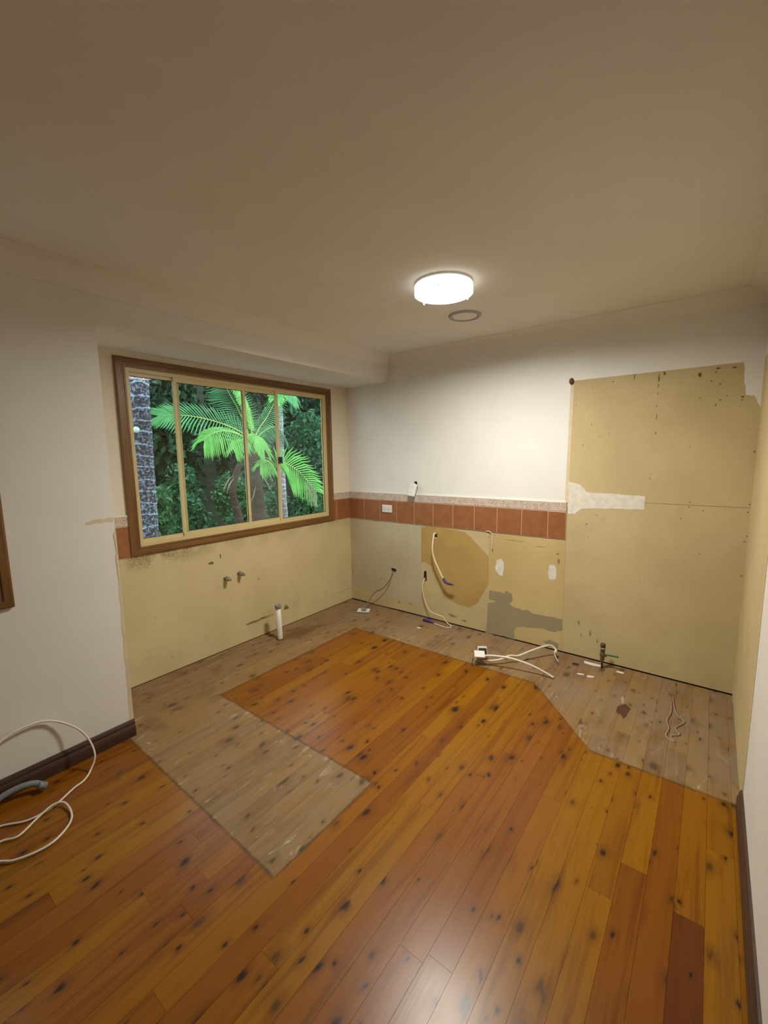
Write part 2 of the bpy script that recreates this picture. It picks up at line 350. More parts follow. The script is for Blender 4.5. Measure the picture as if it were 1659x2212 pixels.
def ragged(poly, jit=0.004, sub=4):
    """polygon outline with small irregular steps along each edge"""
    out = []
    for i in range(len(poly)):
        a = Vector(poly[i]); b = Vector(poly[(i + 1) % len(poly)])
        for j in range(sub): 
            p = a.lerp(b, j / sub); out.append((p[0] + random.uniform(-jit, jit), p[1] + random.uniform(-jit, jit)))
    return out
def patch(name, poly, plane, off, thick, mat, parent, jit=0.004, sub=4):
    """thin raised patch on a wall plane. plane 'x': poly is (y,z) on x=off, facing -x; 'y': (x,z), facing -y; 'z': (x,y), facing +z"""
    P = ragged(poly, jit, sub) if jit else list(poly); n = len(P)
    area = sum(P[i][0] * P[(i+1) % n][1] - P[(i+1) % n][0] * P[i][1] for i in range(n))
    def at(p, d):
        if plane == 'x': return (off - d, p[0], p[1])
        if plane == 'y': return (p[0], off - d, p[1])
        return (p[0], p[1], off + d)
    vs = [at(p, thick) for p in P] + [at(p, 0) for p in P]
    top = tuple(range(n)); 
    flip = (area > 0) if plane == 'x' else (area < 0)
    if plane == 'z': flip = area < 0
    if plane == 'y': flip = area < 0
    if flip: top = tuple(reversed(top))
    fs = [top] + [(i, (i + 1) % n, n + (i + 1) % n, n + i) for i in range(n)]
    o = mesh_obj(name, vs, fs, mat, parent)
    bm = bmesh.new(); bm.from_mesh(o.data); bmesh.ops.triangulate(bm, faces=[f for f in bm.faces if len(f.verts) > 4]); bmesh.ops.recalc_face_normals(bm, faces=bm.faces); bm.to_mesh(o.data); bm.free()
    return o
def blob(cx, cy, w, h, n=14, j=0.12, pw=2.0):
    out = []
    for i in range(n):
        a = 2 * math.pi * i / n; k = 1 + random.uniform(-j, j)
        ca, sa = math.cos(a), math.sin(a)
        out.append((cx + math.copysign(abs(ca) ** (2 / pw), ca) * w / 2 * k, cy + math.copysign(abs(sa) ** (2 / pw), sa) * h / 2 * k))
    return out

# ---------------------------------------------------------------- room shell
CEIL = 2.4; RB = -3.154; DL = -0.518; AX = -2.387; ZS = 2.1785
X0, Y0 = -4.9, -4.7  # unseen rear and side walls, set close to add bounce light
floor = struct(Geo().box((X0 - .1, Y0 - .1, -0.12), (0.12, 0.12, -0.022)).obj('floor', 'subfloor'), 'timber board floor, varnished orange with a bare zone where cabinets stood')
ceiling = struct(Geo().box((X0 - .1, Y0 - .1, CEIL), (0.12, 0.12, CEIL + .1)).obj('ceiling', 'ceiling'))

# floor boards: each board a piece of the floor
PITCH = 0.0835; tones = [(0.262,0.094,0.0004),(0.240,0.080,0.0004),(0.275,0.105,0.0004),(0.218,0.068,0.0004),(0.240,0.078,0.0015),(0.258,0.097,0.0004),(0.215,0.066,0.001),(0.280,0.112,0.0004),(0.240,0.080,0.004)]
board_meshes = {}
def board(x0, x1, y0, tone):
    L = round(x1 - x0, 2)
    if L not in board_meshes:
        g = Geo().box((0.0003, 0.00035, -0.02), (L - 0.0003, PITCH - 0.00035, 0.0)); me = bpy.data.meshes.new('board'); me.from_pydata(g.v, [], g.f); me.materials.append(M['floor']); board_meshes[L] = me
    o = bpy.data.objects.new('board', board_meshes[L]); COL.objects.link(o); o.location = (x0, y0, 0); o.parent = floor; o.color = tone + (1,)
rows = int(4.9 / PITCH) + 1; ytop = -2.79 + 34 * PITCH
prev = None
for r_ in range(rows):
    y1 = ytop - r_ * PITCH; y0 = y1 - PITCH
    if y0 < Y0 - 0.2: break
    cuts = [X0]
    x = X0 + random.uniform(0.4, 2.4)
    while x < -0.35:
        cuts.append(round(x, 2)); x += random.uniform(1.1, 3.0)
    if y0 < -2.995 < y1: cuts = [X0, -3.9, -1.73]
    cuts.append(0.0)
    for a, b in zip(cuts[:-1], cuts[1:]):
        t = random.choice(tones)
        if y0 < -2.995 < y1 and abs(b + 1.73) < 0.01: t = (0.13, 0.032, 0.002)
        board(a, b, y0, t)

def wall_with_hole(axis, at0, at1, u0, u1, z0, z1, hu0, hu1, hz0, hz1):
    g = Geo()
    for a, b, c, d in ((u0, hu0, z0, z1), (hu1, u1, z0, z1), (hu0, hu1, z0, hz0), (hu0, hu1, hz1, z1)):
        if axis == 'y': g.box((a, at0, c), (b, at1, d))
        else: g.box((at0, a, c), (at1, b, d))
    return g
# window openings
W1 = (-2.062, -0.308, 0.935, 2.082)      # opening x0,x1,z0,z1 in the recess wall
W2 = (-3.84, -2.885, 0.925, 2.06)
ext = Geo()
wall_window = struct(wall_with_hole('y', 0.0, 0.045, AX - 0.05, 0.12, 0.008, CEIL, *W1).obj('wall_window', 'cream'))
g = wall_with_hole('y', DL, DL + 0.11, X0, AX, -0.1, CEIL, *W2); g.box((AX - 0.11, DL + 0.11, -0.1), (AX, 0.0, CEIL))
wall_left = struct(g.obj('wall_left', 'white'))
bulkhead = struct(Geo().box((AX, DL, ZS), (0.0, 0.0, CEIL)).obj('wall_bulkhead', 'white'))
wall_back = struct(Geo().box((0.012, Y0, -0.3), (0.12, 0.0, CEIL)).obj('wall_back', 'subfloor'))
wall_right = struct(Geo().box((-2.3, RB - 0.1, 0.0), (0.012, RB, CEIL)).obj('wall_right', 'white'))
wall_rear = struct(Geo().box((X0 - 0.1, Y0 - 0.1, -0.1), (X0, DL + .11, CEIL)).obj('wall_rear', 'white'))
wall_side = struct(Geo().box((X0, Y0 - 0.1, -0.1), (0.12, Y0, CEIL)).obj('wall_side', 'white'))

# ---- wall_back: sheets of plasterboard and painted panels hung on the framing (x = 0 face)
GAP = 0.010; ZB = 0.8756; ZM = 1.0817; ZT = 1.1451; LP = -2.137; ZP = 2.011
def sheet_x(name, y0, y1, z0, z1, mat, x=0.0):
    return Geo().box((x, y0, z0), (0.013, y1, z1)).obj(name, mat, wall_back)
sheet_x('painted_panel', LP, 0.0, ZT - 0.02, CEIL, 'white')
sheet_x('painted_panel', RB, LP, ZP, CEIL, 'white')
sheet_x('painted_panel', Y0, RB, 0.0, CEIL, 'white')
sheet_x('plasterboard_panel', -0.873, 0.0, GAP, ZT - 0.02, 'paper_grey', 0.0005)
sheet_x('plasterboard_panel', -1.530, -0.873, GAP, ZT - 0.02, 'paper')
sheet_x('plasterboard_panel', LP + 0.002, -1.530, GAP, ZT - 0.02, 'paper_tan', 0.0003)
sheet_x('plasterboard_panel', RB, LP + 0.001, GAP, 1.1725, 'paper', 0.0)
sheet_x('plasterboard_panel', RB, LP + 0.001, 1.1745, ZP, 'paper', 0.0004)
def bw(name, poly, mat, th=0.0008, jit=0.004, sub=4): return patch(name, poly, 'x', 0.0, th, mat, wall_back, jit, sub)
bw('yellow_strip', [(0, GAP), (-0.86, GAP), (-0.86, 0.115), (-0.45, 0.12), (-0.2, 0.135), (0, 0.145)], 'paper', 0.0006, 0.004, 5)
bw('stained_patch', [(-0.874,0.854),(-1.004,0.877),(-1.32,0.85),(-1.532,0.67),(-1.536,0.437),(-1.445,0.249),(-1.365,0.191),(-1.244,0.194),(-1.166,0.229),(-1.102,0.289),(-1.037,0.394),(-0.987,0.503),(-0.904,0.535),(-0.873,0.516)], 'stain', 0.0006, 0.003)
bw('torn_paper_patch', [(-1.541,0.384),(-1.583,0.378),(-1.63,0.381),(-1.671,0.375),(-1.697,0.4),(-1.736,0.387),(-1.744,0.33),(-1.725,0.3),(-1.739,0.283),(-1.816,0.266),(-1.866,0.277),(-1.904,0.259),(-1.989,0.259),(-2.036,0.263),(-2.134,0.261),(-2.137,0.175),(-2.087,0.15),(-2.028,0.148),(-1.98,0.155),(-1.87,0.135),(-1.788,0.122),(-1.764,0.07),(-1.774,0.008),(-1.52,0.002),(-1.537,0.261),(-1.605,0.295),(-1.543,0.303)], 'torn', 0.0006, 0.004, 3)
bw('torn_paper_patch', [(-1.996,0.05),(-2.043,0.075),(-2.113,0.062),(-2.115,0.019),(-2.044,0.025)], 'torn', 0.0006, 0.004, 3)
bw('filler_patch', [(-1.604,0.647),(-1.638,0.661),(-1.662,0.642),(-1.666,0.578),(-1.658,0.52),(-1.627,0.526),(-1.593,0.573)], 'filler', 0.0012, 0.002)
bw('filler_patch', [(-2.022,0.666),(-2.062,0.675),(-2.074,0.652),(-2.077,0.574),(-2.055,0.551),(-2.026,0.559),(-2.015,0.607)], 'filler', 0.0012, 0.002)
bw('filler_patch', [(-2.138,1.302),(-2.199,1.289),(-2.249,1.258),(-2.259,1.229),(-2.588,1.221),(-2.618,1.216),(-2.622,1.129),(-2.418,1.123),(-2.231,1.113),(-2.19,1.071),(-2.14,1.068)], 'filler', 0.0012, 0.003)
bw('paint_patch', [(-3.064,2.021),(-3.153,2.016),(-3.164,1.877),(-3.151,1.745),(-3.123,1.818),(-3.087,1.825),(-3.068,1.924)], 'white', 0.0009, 0.004)
bw('cream_edge_strip', [(-2.124,1.986),(-2.149,1.995),(-2.141,1.312),(-2.141,1.147),(-2.118,1.145)], 'bare_cream', 0.0009, 0.002)
specks = [(-2.394,1.976),(-2.516,1.994),(-2.652,1.969),(-2.651,1.924),(-2.651,1.875),(-2.65,1.796),(-2.653,1.734),(-2.654,1.628),(-2.68,1.995),(-2.861,1.964),(-2.948,1.99),(-3.022,1.986),(-2.937,1.971),(-2.92,1.921),(-2.96,1.899),(-2.87,1.826),(-2.967,1.807),(-2.948,1.78),(-2.998,1.828),(-3.071,1.816),(-3.068,1.799),(-2.273,1.704),(-2.381,1.636),(-2.327,1.62),(-2.167,1.841),(-3.146,1.501),(-2.862,1.191),(-2.859,1.161),(-2.334,1.069),(-2.271,1.002),(-2.287,0.912),(-2.932,0.869),(-3.14,0.972),(-3.14,0.763),(-3.147,1.195),(-3.143,1.147),(-2.262,1.177),(-2.318,1.175),(-3.148,1.004)]
sizes = [(8,9),(5,40),(7,60),(5,26),(4,16),(4,14),(4,36),(7,16),(16,26),(18,30),(26,10),(20,12),(14,10),(10,9),(10,9),(12,6),(12,8),(9,14),(7,6),(14,11),(9,9),(6,7),(5,9),(8,7),(6,6),(11,9),(9,9),(9,9),(8,9),(16,6),(6,8),(7,8),(10,8),(12,9),(8,8),(9,8),(14,5),(10,14),(7,9)]
g = Geo()
for (y, z), (w, h) in zip(specks, sizes):
    P = blob(y, z, w * 0.00100, h * 0.00100, 9, 0.3)
    g.add([(-0.0007, a, b) for a, b in P] + [(0.0, a, b) for a, b in P], [tuple(range(9))] + [(i, (i+1) % 9, 9 + (i+1) % 9, 9 + i) for i in range(9)])
o = g.obj('mould_specks', 'mould', wall_back); o['kind'] = 'stuff'
g2 = Geo()
for (y, z, w, h) in [(-0.02, .3, .012, .09), (-.40, .28, .02, .02), (-.62, .09, .03, .03), (-.75, .10, .05, .012), (-1.95, .80, .10, .006), (-1.75, .825, .2, .005), (-2.09, .70, .02, .05), (-2.085, .76, .03, .02), (-.35, .87, .15, .006), (-1.20, .08, .10, .04), (-1.32, .06, .06, .02), (-2.25, .26, .016, .05), (-2.33, .20, .02, .06), (-2.27, .17, .012, .03), (-2.38, .15, .01, .03)]:
    P = blob(y, z, w * .8, h * .8, 11, 0.35)
    g2.add([(-0.0008, a, b) for a, b in P] + [(0.0, a, b) for a, b in P], [tuple(range(11))] + [(i, (i+1) % 11, 11 + (i+1) % 11, 11 + i) for i in range(11)])
o = g2.obj('grime_smudges', 'smudge', wall_back); o['kind'] = 'stuff'

# ---- tiles (each tile a piece of its wall)
T = 0.2003; TH = 0.008
tile_me = {}
def tile(parent, axis, u0, u1, z0, z1, mat, th=TH):
    """tile between u0 and u1 on the wall plane, with eased edges"""
    key = (axis, round(u1 - u0, 3), round(z1 - z0, 3), mat)
    if key not in tile_me:
        w = u1 - u0; h = z1 - z0; e = 0.0025
        rect = lambda d, i: ([( -d, i, i), (-d, w - i, i), (-d, w - i, h - i), (-d, i, h - i)] if axis == 'x' else [(i, -d, i), (w - i, -d, i), (w - i, -d, h - i), (i, -d, h - i)])
        vs = rect(0, 0) + rect(th - 0.0015, 0) + rect(th, e)
        fs = [(8, 9, 10, 11)] + [(k*4+i, k*4+(i+1) % 4, (k+1)*4+(i+1) % 4, (k+1)*4+i) for k in (0, 1) for i in range(4)]
        if axis == 'x': fs = [tuple(reversed(f)) for f in fs]
        me = bpy.data.meshes.new('wall_tile' if mat == 'tile' else 'border_tile'); me.from_pydata(vs, [], fs); me.materials.append(M[mat]); tile_me[key] = me
    o = bpy.data.objects.new(tile_me[key].name.split('.')[0], tile_me[key]); COL.objects.link(o); o.parent = parent
    o.location = (0, u0, z0) if axis == 'x' else (u0, 0, z0)
G = 0.0022
Geo().box((-0.0055, -2.131, ZB), (0.002, 0.0, ZT)).obj('grout_bed', 'grout', wall_back)
Geo().box((-0.010, -2.132, ZT), (0.0, 0.0, ZT + 0.009)).obj('sealant_bead', 'edge_bead', wall_back)
for i in range(11):
    a = -i * T; b = max(-(i + 1) * T, -2.131)
    tile(wall_back, 'x', b + G, a - (0.008 if i == 0 else G), ZB + 0.003, ZM - G, 'tile')
    tile(wall_back, 'x', b + G * .6, a - (0.008 if i == 0 else G * .6), ZM + G, ZT, 'border')
# window wall tiles
WX0, WX1, WZ0, WZ1 = -2.1242, -0.2479, 0.8816, 2.1404
Geo().box((WX1 - 0.01, -0.0055, ZB), (0.0, 0.002, ZT)).obj('grout_bed', 'grout', wall_window)
Geo().box((WX1 - 0.005, -0.010, ZT), (0.0, 0.0, ZT + 0.009)).obj('sealant_bead', 'edge_bead', wall_window)
for a, b in ((WX1 - 0.005, -T - G), (-T, -0.006)):
    tile(wall_window, 'y', a + G, b, ZB + 0.003, ZM - G, 'tile'); tile(wall_window, 'y', a + G * .6, b, ZM + G, ZT, 'border')
Geo().box((-2.215, -0.0055, ZB), (WX0 + 0.01, 0.002, ZT)).obj('grout_bed', 'grout', wall_window)
tile(wall_window, 'y', -2.205, WX0 + 0.006, ZB + 0.003, ZM - G, 'tile'); tile(wall_window, 'y', -2.205, WX0 + 0.006, ZM + G, ZT, 'border')
Geo().box((-2.215, -0.010, ZT), (WX0 + 0.005, 0.0, ZT + 0.009)).obj('sealant_bead', 'edge_bead', wall_window)
# bare sheet under the window
Geo().box((AX - 0.04, 0.002, -0.2), (0.12, 0.045, 0.008)).obj('gap_shade_strip', 'subfloor', wall_window)  # dark strip painting the shade of the gap under the wall
Geo().box((AX, -0.0015, 0.007), (0.0, 0.0, WZ0 - 0.004)).obj('plasterboard_panel', 'paper_sill', wall_window)
def ww(name, poly, mat, th=0.001, jit=0.003, sub=4): return patch(name, poly, 'y', -0.0015, th, mat, wall_window, jit, sub)
ww('dark_scrape', [(-1.313,0.148),(-1.253,0.159),(-1.193,0.154),(-1.142,0.162),(-1.072,0.155),(-1.001,0.153),(-1.074,0.135),(-1.149,0.14),(-1.2,0.137),(-1.25,0.134),(-1.298,0.14)], 'stain', 0.0006, 0.003, 3)
ww('dark_scrape', [(-1.31,0.149),(-1.248,0.153),(-1.193,0.152),(-1.136,0.158),(-1.084,0.154),(-1.148,0.145),(-1.205,0.143),(-1.282,0.139)], 'mould', 0.001, 0.002, 3)
ww('dark_scrape', [(-0.906,0.181),(-0.88,0.194),(-0.85,0.159),(-0.87,0.149),(-0.908,0.155)], 'mould', 0.001, 0.003, 3)
ww('nail_mark', blob(-1.575, 0.722, 0.035, 0.022, 10, .4), 'mould', 0.001, 0.002, 1); ww('nail_mark', blob(-1.493, 0.76, 0.010, 0.035, 8, .3), 'mould', 0.001, 0.001, 1); ww('nail_mark', blob(-1.16, 0.50, 0.018, 0.012, 8, .3), 'mould', 0.001, 0.001, 1)
ww('paint_line', [(-0.32, 0.128), (0, 0.132), (0, 0.128), (-0.32, 0.124)], 'stain', 0.0005, 0.001, 3)
# ---- wall_left: bare strip down its edge, torn strip of paint at sill height
def wl(name, poly, mat, th=0.001, jit=0.003, sub=4): return patch(name, poly, 'y', DL, th, mat, wall_left, jit, sub)
wl('bare_edge_strip', [(AX, 0.09), (AX, 0.90), (AX - 0.010, 0.90), (AX - 0.016, 0.5), (AX - 0.020, 0.09)], 'bare_cream', 0.0006, 0.0025, 8)
wl('torn_paint_strip', [(-2.519,1.189),(-2.515,1.202),(-2.479,1.214),(-2.391,1.213),(-2.393,1.191),(-2.469,1.191)], 'bare_cream', 0.0006, 0.003, 4)
wl('torn_edge_chip', [(AX, 1.15), (AX, 0.885), (AX - 0.006, 0.89), (AX - 0.012, 1.0), (AX - 0.005, 1.02), (AX - 0.012, 1.12)], 'bare_cream', 0.002, 0.002, 4)
# ---- wall_right: bare sheet up to the old pantry side, painted beyond
Geo().box((-1.10, RB, 0.012), (0.0, RB + 0.0015, 2.02)).obj('plasterboard_panel', 'paper', wall_right)

# ---- cornices: 90 mm cove
def cove(name, p0, p1, inward):
    """cove cornice along p0->p1 (x,y at the wall line), inward unit vector into the room"""
    R = 0.09; n = 8; prof = [(0.0, CEIL - R - 0.006), (0.004, CEIL - R - 0.006)] + [(R - R * math.cos(a) + 0.004, CEIL - R + R * math.sin(a) - 0.004) for a in np.linspace(0.08, math.pi/2 - .08, n)] + [(R + 0.006, CEIL - 0.004), (R + 0.006, CEIL), (0, CEIL)]
    vs = []
    for (x, y) in (p0, p1):
        for d, z in prof: vs.append((x + inward[0] * d, y + inward[1] * d, z))
    k = len(prof); fs = [(i, (i + 1) % k, k + (i + 1) % k, k + i) for i in range(k)] + [tuple(range(k)), tuple(range(2*k-1, k-1, -1))]
    o = mesh_obj(name, vs, fs, 'ceiling'); bm = bmesh.new(); bm.from_mesh(o.data); bmesh.ops.recalc_face_normals(bm, faces=bm.faces); bm.to_mesh(o.data); bm.free(); return struct(o)
cove('trim_1', (0, DL), (0, RB), (-1, 0)); cove('trim_2', (X0, DL), (0, DL), (0, -1)); cove('trim_3', (-2.3, RB), (0, RB), (0, 1))

# ---- skirtings
def skirting(name, x0, x1, y, s, h=0.092, t=0.018):
    prof = [(0, 0), (t, 0), (t, h * 0.55), (t * 0.9, h * 0.6), (t * 0.9, h * 0.64), (t * 0.72, h * 0.70), (t * 0.66, h * 0.86), (t * 0.4, h * 0.97), (0, h)]
    vs = [(x, y + s * d, z) for x in (x0, x1) for d, z in prof]; k = len(prof)
    fs = [(i, (i + 1) % k, k + (i + 1) % k, k + i) for i in range(k)] + [tuple(range(k)), tuple(range(2*k-1, k-1, -1))]
    o = mesh_obj(name, vs, fs, 'skirting'); bm = bmesh.new(); bm.from_mesh(o.data); bmesh.ops.recalc_face_normals(bm, faces=bm.faces); bm.to_mesh(o.data); bm.free(); return struct(o)
skirting('baseboard_left', X0, AX, DL, -1); skirting('baseboard_right', -2.3, -1.075, RB, 1)

# ---------------------------------------------------------------- windows
def frame_window(name, W, arch, ywall, panes, depth):
    """timber architrave, cream aluminium frame, panes. W opening, arch outer rectangle"""
    ax0, ax1, az0, az1 = arch; x0, x1, z0, z1 = W
    root = bpy.data.objects.new(name, None); COL.objects.link(root); struct(root); root.location = ((ax0 + ax1) / 2, ywall, az0)
    parts = []
    def member(pts, mat):
        # mitred architrave member with a stepped face: outline given as 4 corners (outer a, outer b, inner b, inner a)
        g = Geo(); oa, ob, ib, ia = [Vector((p[0], 0, p[1])) for p in pts]
        rings = []
        for f, d in ((0, 0.0), (0, 0.016), (0.12, 0.020), (0.55, 0.020), (0.62, 0.015), (0.72, 0.015), (0.8, 0.018), (0.95, 0.017), (1, 0.012), (1, 0.0)):
            rings.append([oa.lerp(ia, f) + Vector((0, ywall - d, 0)), ob.lerp(ib, f) + Vector((0, ywall - d, 0))])
        k = len(rings); vs = [r[0] for r in rings] + [r[1] for r in rings]
        g.add(vs, [(i, (i + 1) % k, k + (i + 1) % k, k + i) for i in range(k)] + [tuple(range(k)), tuple(range(2*k-1, k-1, -1))])
        o = g.obj('architrave', mat); bm = bmesh.new(); bm.from_mesh(o.data); bmesh.ops.recalc_face_normals(bm, faces=bm.faces); bm.to_mesh(o.data); bm.free(); parts.append(o)
    member(((ax0, az0), (ax1, az0), (x1, z0), (x0, z0)), 'arch_x'); member(((ax1, az1), (ax0, az1), (x0, z1), (x1, z1)), 'arch_x')
    member(((ax0, az1), (ax0, az0), (x0, z0), (x0, z1)), 'arch_z'); member(((ax1, az0), (ax1, az1), (x1, z1), (x1, z0)), 'arch_z')
    fy0, fy1 = ywall - 0.002, ywall + depth
    f = 0.024
    g = Geo(); g.box((x0, fy0, z0), (x1, fy1, z0 + f)); g.box((x0, fy0, z1 - f), (x1, fy1, z1)); g.box((x0, fy0, z0 + f), (x0 + f, fy1, z1 - f)); g.box((x1 - f, fy0, z0 + f), (x1, fy1, z1 - f))
    parts.append(g.obj('window_frame', 'alu'))
    for (pa, pb, ty, rl, rr, rt, gm) in panes:
        # sash: rails and stiles around one pane; ty = track depth behind the wall face
        yy = ywall + ty; g = Geo(); a = z0 + f - 0.001; b = z1 - f + 0.001
        g.box((pa, yy, a), (pb, yy + 0.022, a + rt)); g.box((pa, yy, b - rt), (pb, yy + 0.022, b))
        g.box((pa, yy, a + rt), (pa + rl, yy + 0.022, b - rt)); g.box((pb - rr, yy, a + rt), (pb, yy + 0.022, b - rt))
        s = g.obj('sash', 'alu'); parts.append(s)
        pn = Geo().box((pa + rl - 0.003, yy + 0.009, a + rt - 0.003), (pb - rr + 0.003, yy + 0.013, b - rt + 0.003)).obj('pane', gm, s)
        q = 0.003; sl = Geo(); i0, i1, k0, k1 = pa + rl, pb - rr, a + rt, b - rt
        sl.box((i0, yy + 0.004, k0), (i1, yy + 0.0085, k0 + q)); sl.box((i0, yy + 0.004, k1 - q), (i1, yy + 0.0085, k1)); sl.box((i0, yy + 0.004, k0 + q), (i0 + q, yy + 0.0085, k1 - q)); sl.box((i1 - q, yy + 0.004, k0 + q), (i1, yy + 0.0085, k1 - q))
        sl.obj('rubber_seal', 'seal', s)
    for o in parts: o.parent = root
    return root, parts
win1, parts1 = frame_window('window_1', W1, (WX0, WX1, WZ0, WZ1), 0.0,
    [(-2.042, -1.715, 0.016, 0.006, 0.014, 0.024, 'glass'), (-1.757, -1.195, 0.002, 0.020, 0.020, 0.032, 'glass'),
     (-1.205, -0.860, 0.016, 0.024, 0.014, 0.030, 'glass_hazy'), (-0.893, -0.328, 0.002, 0.022, 0.020, 0.016, 'glass')], 0.042)
lt = bevel_box('latch', (-0.895, -0.014, 1.455), (-0.858, 0.004, 1.51), 'seal', parts1[-1], 0.003); bevel_box('latch_lever', (-0.886, -0.026, 1.475), (-0.870, -0.012, 1.492), 'seal', parts1[-1], 0.002)
win2, parts2 = frame_window('window_2', W2, (W2[0] - 0.062, W2[1] + 0.062, W2[2] - 0.060, W2[3] + 0.058), DL,
    [(-3.82, -3.345, 0.050, 0.012, 0.02, 0.014, 'glass'), (-3.37, -2.905, 0.014, 0.022, 0.020, 0.030, 'glass')], 0.085)
for w in (win1, win2):
    bpy.context.view_layer.update()
    for c in w.children: c.matrix_parent_inverse = w.matrix_world.inverted()

# ---------------------------------------------------------------- ceiling light and vent
LX, LY = -1.19, -1.775
cl = thing('ceiling_light', (LX, LY, CEIL), 'round white oyster ceiling light without its cover, lamps switched on', 'light')
mt = Matrix.Translation((LX, LY, 0))
Geo().lathe([(0.02, CEIL - 0.014), (0.149, CEIL - 0.014), (0.151, CEIL)], 40, mt, True).obj('base_pan', 'pan', cl, True)
g = Geo(); n = 40; vs = []
for r, h in ((0.145, CEIL - 0.0145), (0.148, CEIL - 0.056), (0.153, CEIL - 0.056), (0.152, CEIL - 0.0145)): vs += [(LX + r * math.cos(2*math.pi*i/n), LY + r * math.sin(2*math.pi*i/n), h) for i in range(n)]
g.add(vs, [(j*n+i, j*n+(i+1) % n, ((j+1) % 4)*n+(i+1) % n, ((j+1) % 4)*n+i) for j in range(4) for i in range(n)]); g.obj('opal_ring', 'opal', cl, True)
for sgn in (-1, 1):
    n = 16; vs = []; rot = math.radians(-38)
    for z in (CEIL - 0.020, CEIL - 0.027):
        for i in range(n + 1):
            a = -math.pi/2 + math.pi * i / n; x = sgn * (0.014 + 0.118 * math.cos(a)); y = 0.128 * math.sin(a)
            vs.append((LX + x * math.cos(rot) - y * math.sin(rot), LY + x * math.sin(rot) + y * math.cos(rot), z))
    k = n + 1; fs = [tuple(range(k)), tuple(range(2*k-1, k-1, -1))] + [(i, (i+1) % k, k + (i+1) % k, k + i) for i in range(k)]
    o = mesh_obj('led_board', vs, fs, 'led', cl); bm = bmesh.new(); bm.from_mesh(o.data); bmesh.ops.recalc_face_normals(bm, faces=bm.faces); bm.to_mesh(o.data); bm.free()
Geo().lathe([(0.010, CEIL - 0.075), (0.010, CEIL - 0.06), (0.006, CEIL - 0.058), (0.006, CEIL - 0.013)], 12, mt).obj('centre_post', 'plastic', cl, True)
for a in (200, 320, 80):
    c, s_ = math.cos(math.radians(a)), math.sin(math.radians(a))
    Geo().tube([(LX + .140 * c, LY + .140 * s_, CEIL - .03), (LX + .144 * c, LY + .144 * s_, CEIL - .060), (LX + .134 * c, LY + .134 * s_, CEIL - .066), (LX + .138 * c, LY + .138 * s_, CEIL - .074)], 0.003, 6, 4).obj('clip', 'plastic', cl, True)
adopt(cl)
vx, vy = -0.64, -1.62
cv = thing('ceiling_vent', (vx, vy, CEIL), 'flat round grey ceiling vent ring between the light and the tiled wall', 'vent')
mt = Matrix.Translation((vx, vy, 0))
g = Geo(); n = 40; vs = []; prof = [(0.082, CEIL - 0.003), (0.085, CEIL - 0.010), (0.100, CEIL - 0.010), (0.106, CEIL - 0.0005), (0.082, CEIL - 0.0005)]
for r, h in prof: vs += [(vx + r * math.cos(2*math.pi*i/n), vy + r * math.sin(2*math.pi*i/n), h) for i in range(n)]
g.add(vs, [(j*n+i, j*n+(i+1) % n, ((j+1) % 5)*n+(i+1) % n, ((j+1) % 5)*n+i) for j in range(5) for i in range(n)]); o = g.obj('ring', 'vent_grey', cv, True)
Geo().lathe([(0.079, CEIL - 0.006), (0.080, CEIL - 0.001)], 40, mt).obj('cover_disc', 'ceiling', cv)
adopt(cv)

# ---------------------------------------------------------------- electrical fittings
def outlet_parts(root, mtx, w=0.114, h=0.072, t=0.011):
    """double power point, faceplate in local xz, front toward local -y"""
    P = []
    P.append(xform(bevel_box('faceplate', (-w/2, -t, -h/2), (w/2, 0, h/2), 'plastic', root, 0.003), mtx))
    for s in (-1, 1):
        P.append(xform(bevel_box('rocker_switch', (s * 0.036 - 0.006, -t - 0.004, 0.010), (s * 0.036 + 0.006, -t + 0.001, 0.026), 'plastic', root, 0.001), mtx))
        for dx, dz, rot in ((-0.008, -0.006, 30), (0.008, -0.006, -30), (0, -0.020, 0)):
            b = Geo().box((-0.0012, -t - 0.0004, -0.005), (0.0012, -t + 0.001, 0.005)).obj('socket_slot', 'seal', root)
            xform(b, mtx @ Matrix.Translation((s * 0.022 + dx, 0, dz)) @ Matrix.Rotation(math.radians(rot), 4, 'Y')); P.append(b)
    return P
FACEX = Matrix.Rotation(math.radians(-90), 4, 'Z')     # turns a -y facing plate to face -x
po = thing('power_outlet', (0, -0.497, 1.0), 'white double power point set into a terracotta tile near the corner', 'outlet')
outlet_parts(po, Matrix.Translation((-TH, -0.495, 1.002)) @ FACEX); adopt(po)
# loose point hanging off the wall above the border tiles
ho = thing('hanging_outlet', (0, -0.80, 1.19), 'white power point dangling loose over a hole above the border tiles', 'outlet')
m_ = Matrix.Translation((-0.045, -0.815, 1.195)) @ Matrix.Rotation(math.radians(14), 4, 'Y') @ Matrix.Rotation(math.radians(7), 4, 'X') @ FACEX
m_ = m_ @ Matrix.Rotation(math.radians(90), 4, 'Y')
outlet_parts(ho, m_); xform(bevel_box('back_box', (-0.040, 0.0, -0.026), (0.040, 0.022, 0.026), 'plastic_grey', ho, 0.003), m_)
bw_ = patch('cavity_hole', [(-0.801,1.271),(-0.831,1.271),(-0.837,1.206),(-0.825,1.208),(-0.815,1.249),(-0.804,1.258)], 'x', 0.0, 0.0012, 'hole', ho, 0.001, 2)
Geo().tube([(0.0, -0.83, 1.235), (-0.02, -0.825, 1.23), (-0.03, -0.815, 1.21)], 0.004, 6).obj('wire', 'cable_grey', ho, True); adopt(ho)

def hole(parent, poly, mat='hole', th=0.0012): return patch('wall_hole', poly, 'x', 0.0, th, mat, parent, 0.001, 2)
